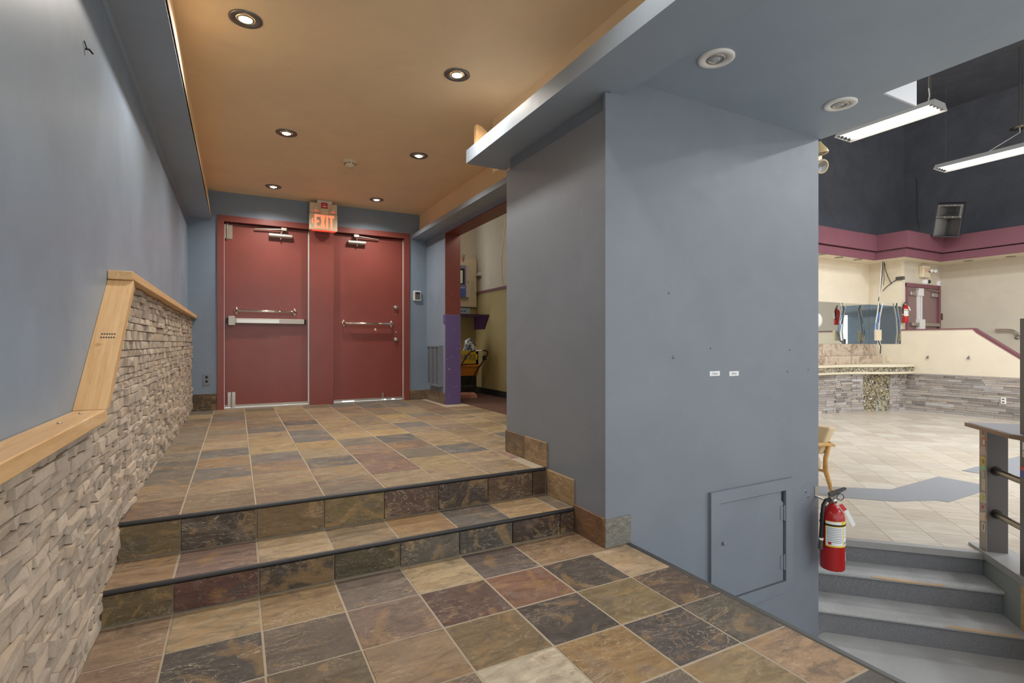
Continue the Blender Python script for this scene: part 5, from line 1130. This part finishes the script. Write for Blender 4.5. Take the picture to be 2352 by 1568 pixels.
# ------------------------------------------------------------------ fluorescent fixtures
FZ = 4.29
def fixture(label, cx, cy, shown=True):
    t = thing('fluorescent_light', label, 'light fixture', (cx, cy, FZ), group='hanging fluorescent lights in the hall'); hl, hw = .64, .22
    m = MB(); pr = [(-hw, 0), (-hw + .012, 0), (-.13, .075), (.13, .075), (hw - .012, 0), (hw, 0), (.14, .09), (-.14, .09)]; n = len(pr)
    m.prism(pr, 'y', -hl, hl); m.build('reflector', M_WHITE, t, local=True)
    for s in (-1, 1): m = MB(); m.prism([(-hw, 0), (hw, 0), (.14, .09), (-.14, .09)], 'y', s * hl, s * (hl + .006)); m.build('end_plate', M_CAPG, t, local=True)
    for x in (-.14, -.047, .047, .14):
        m = MB(); m.tube([(x, -hl + .05, .028), (x, hl - .05, .028)], .013, 10); m.build('tube', M_TUBE, t, local=True)
    for x in (-.14, -.047, .047, .14):
        for s in (-1, 1): m = MB(); m.box(x - .012, x + .012, s * (hl - .05), s * (hl - .01), .008, .05); m.build('lamp_holder', M_DGREY, t, local=True)
    for s in (-1, 1): m = MB(); m.tube([(.0, s * (hl - .1), .09), (0, s * (hl - .1), 6.95 - FZ)], .003, 5); m.build('suspension_wire', M_GIMBAL, t, local=True)
    ld = bpy.data.lights.new('fluorescent_lamp', 'AREA'); ld.shape = 'RECTANGLE'; ld.size = .34; ld.size_y = 1.15; ld.energy = TUBE_W; ld.color = (.93, .96, 1.0)
    lo = bpy.data.objects.new('fluorescent_lamp', ld); COL.objects.link(lo); lo.location = (cx, cy, FZ - .004)
    return t
a, c = PZ(1942, 320, FZ), PZ(2149, 249, FZ); f1 = fixture('bright hanging fluorescent light nearest the dropped ceiling', (a.x + c.x) / 2, (a.y + c.y) / 2)
a2 = PZ(2163, 391, FZ); f2 = fixture('bright hanging fluorescent light cut by the right picture edge', a2.x, a2.y - .60)
for x, y in ((8.25, 1.0), (11.2, 1.0), (8.25, -2.2), (11.2, -2.2)):   # the same row goes on outside the picture
    ld = bpy.data.lights.new('fluorescent_lamp', 'AREA'); ld.shape = 'RECTANGLE'; ld.size = .34; ld.size_y = 1.15; ld.energy = TUBE_W; ld.color = (.93, .96, 1.0)
    lo = bpy.data.objects.new('fluorescent_lamp', ld); COL.objects.link(lo); lo.location = (x, y, FZ - .004)
# conduit pendants with canopy discs over the fixtures
for (u, v0, v1, v2), fx, lb in (((2133, 175, 203, 235), f1, 'thin metal pendant stem over the nearest fluorescent light'), ((2342, 205, 292, 335), f2, 'metal pendant stem with round canopy disc at the right picture edge')):
    y_ = fx.location.y - .45 if fx is f1 else fx.location.y + .2
    P0, P1, P2 = PY(u, v0, y_), PY(u, v1, y_), PY(u + 6, v2, y_)
    t = fx; m = MB(); m.tube([(P1.x, y_, P1.z), (P1.x, y_, 6.95)], .012, 8); m.build('stem', M_CHAIRW if False else M_RAILM, t)
    if fx is f2: m = MB(); m.lathe([(.0, .02), (.16, .0), (.165, -.006), (0, -.012)], 24, (P1.x + .04, y_, P1.z)); m.build('canopy_disc', M_RAILM, t)
    m = MB(); m.tube([P1, P1 + Vector((.02, 0, -.1)), Vector((fx.location.x, fx.location.y - (.5 if fx is f1 else 0), FZ + .09))], .008, 6); m.build('power_cord', M_WHITE, t)

# ------------------------------------------------------------------ armchair behind the wall edge
cc = PZ(1913, 1136, ZH) - Vector((.345, -.306, 0))
ch = thing('armchair', 'tan upholstered armchair with beech arms behind the front wall edge', 'chair', cc, math.radians(-95))
m = MB(); m.cbox(-.25, .25, -.27, .25, .26, .40, .03); m.build('seat', M_UPH, ch, local=True)
m = MB(); m.hexa([(-.25, .20, .42), (.25, .20, .42), (.25, .30, .42), (-.25, .30, .42), (-.29, .30, .69), (.29, .30, .69), (.29, .40, .69), (-.29, .40, .69)]); bk_ = m.build('backrest', M_UPH, ch, local=True)
bv = bk_.modifiers.new('round', 'BEVEL'); bv.width = .02; bv.segments = 3
for s in (-1, 1):
    x = s * .275
    m = MB(); m.tube([(x, .40, .50), (x, .34, .515), (x, .1, .53), (x, -.2, .535), (x, -.30, .53)], [.010, .02, .022, .024, .014], 8); m.build('arm', M_CHAIRW, ch, local=True)
    m = MB(); m.tube([(x, -.18, .53), (x, -.16, .35), (x, -.18, .27), (x, -.26, .14), (x, -.30, .0)], [.02, .022, .026, .022, .018], 8); m.build('leg', M_CHAIRW, ch, local=True)
    m = MB(); m.tube([(x, .33, .54), (x, .26, .38), (x, .26, .26), (x, .32, .12), (x, .37, .0)], [.02, .022, .024, .02, .018], 8); m.build('leg', M_CHAIRW, ch, local=True)
m = MB(); m.tube([(-.275, -.17, .25), (.275, -.17, .25)], .015, 6); m.tube([(-.275, .26, .25), (.275, .26, .25)], .015, 6); m.build('stretcher', M_CHAIRW, ch, local=True)

# leaf litter on the landing
for u, v in ((507, 948), (728, 944), (812, 927), (881, 956)):
    p = PZ(u, v, ZT); m = MB(); m.add([(p.x - .022, p.y, ZT + .002), (p.x, p.y - .012, ZT + .006), (p.x + .024, p.y + .004, ZT + .003), (p.x, p.y + .014, ZT + .008)], [(0, 1, 3), (1, 2, 3)])
    m.build('dry_leaf', M_ORANGE, label='curled dry leaf on the tiles ' + {507: 'before the left maroon door', 728: 'before the door mullion', 812: 'before the right maroon door', 881: 'farthest from the doors'}[u], cat='leaf')
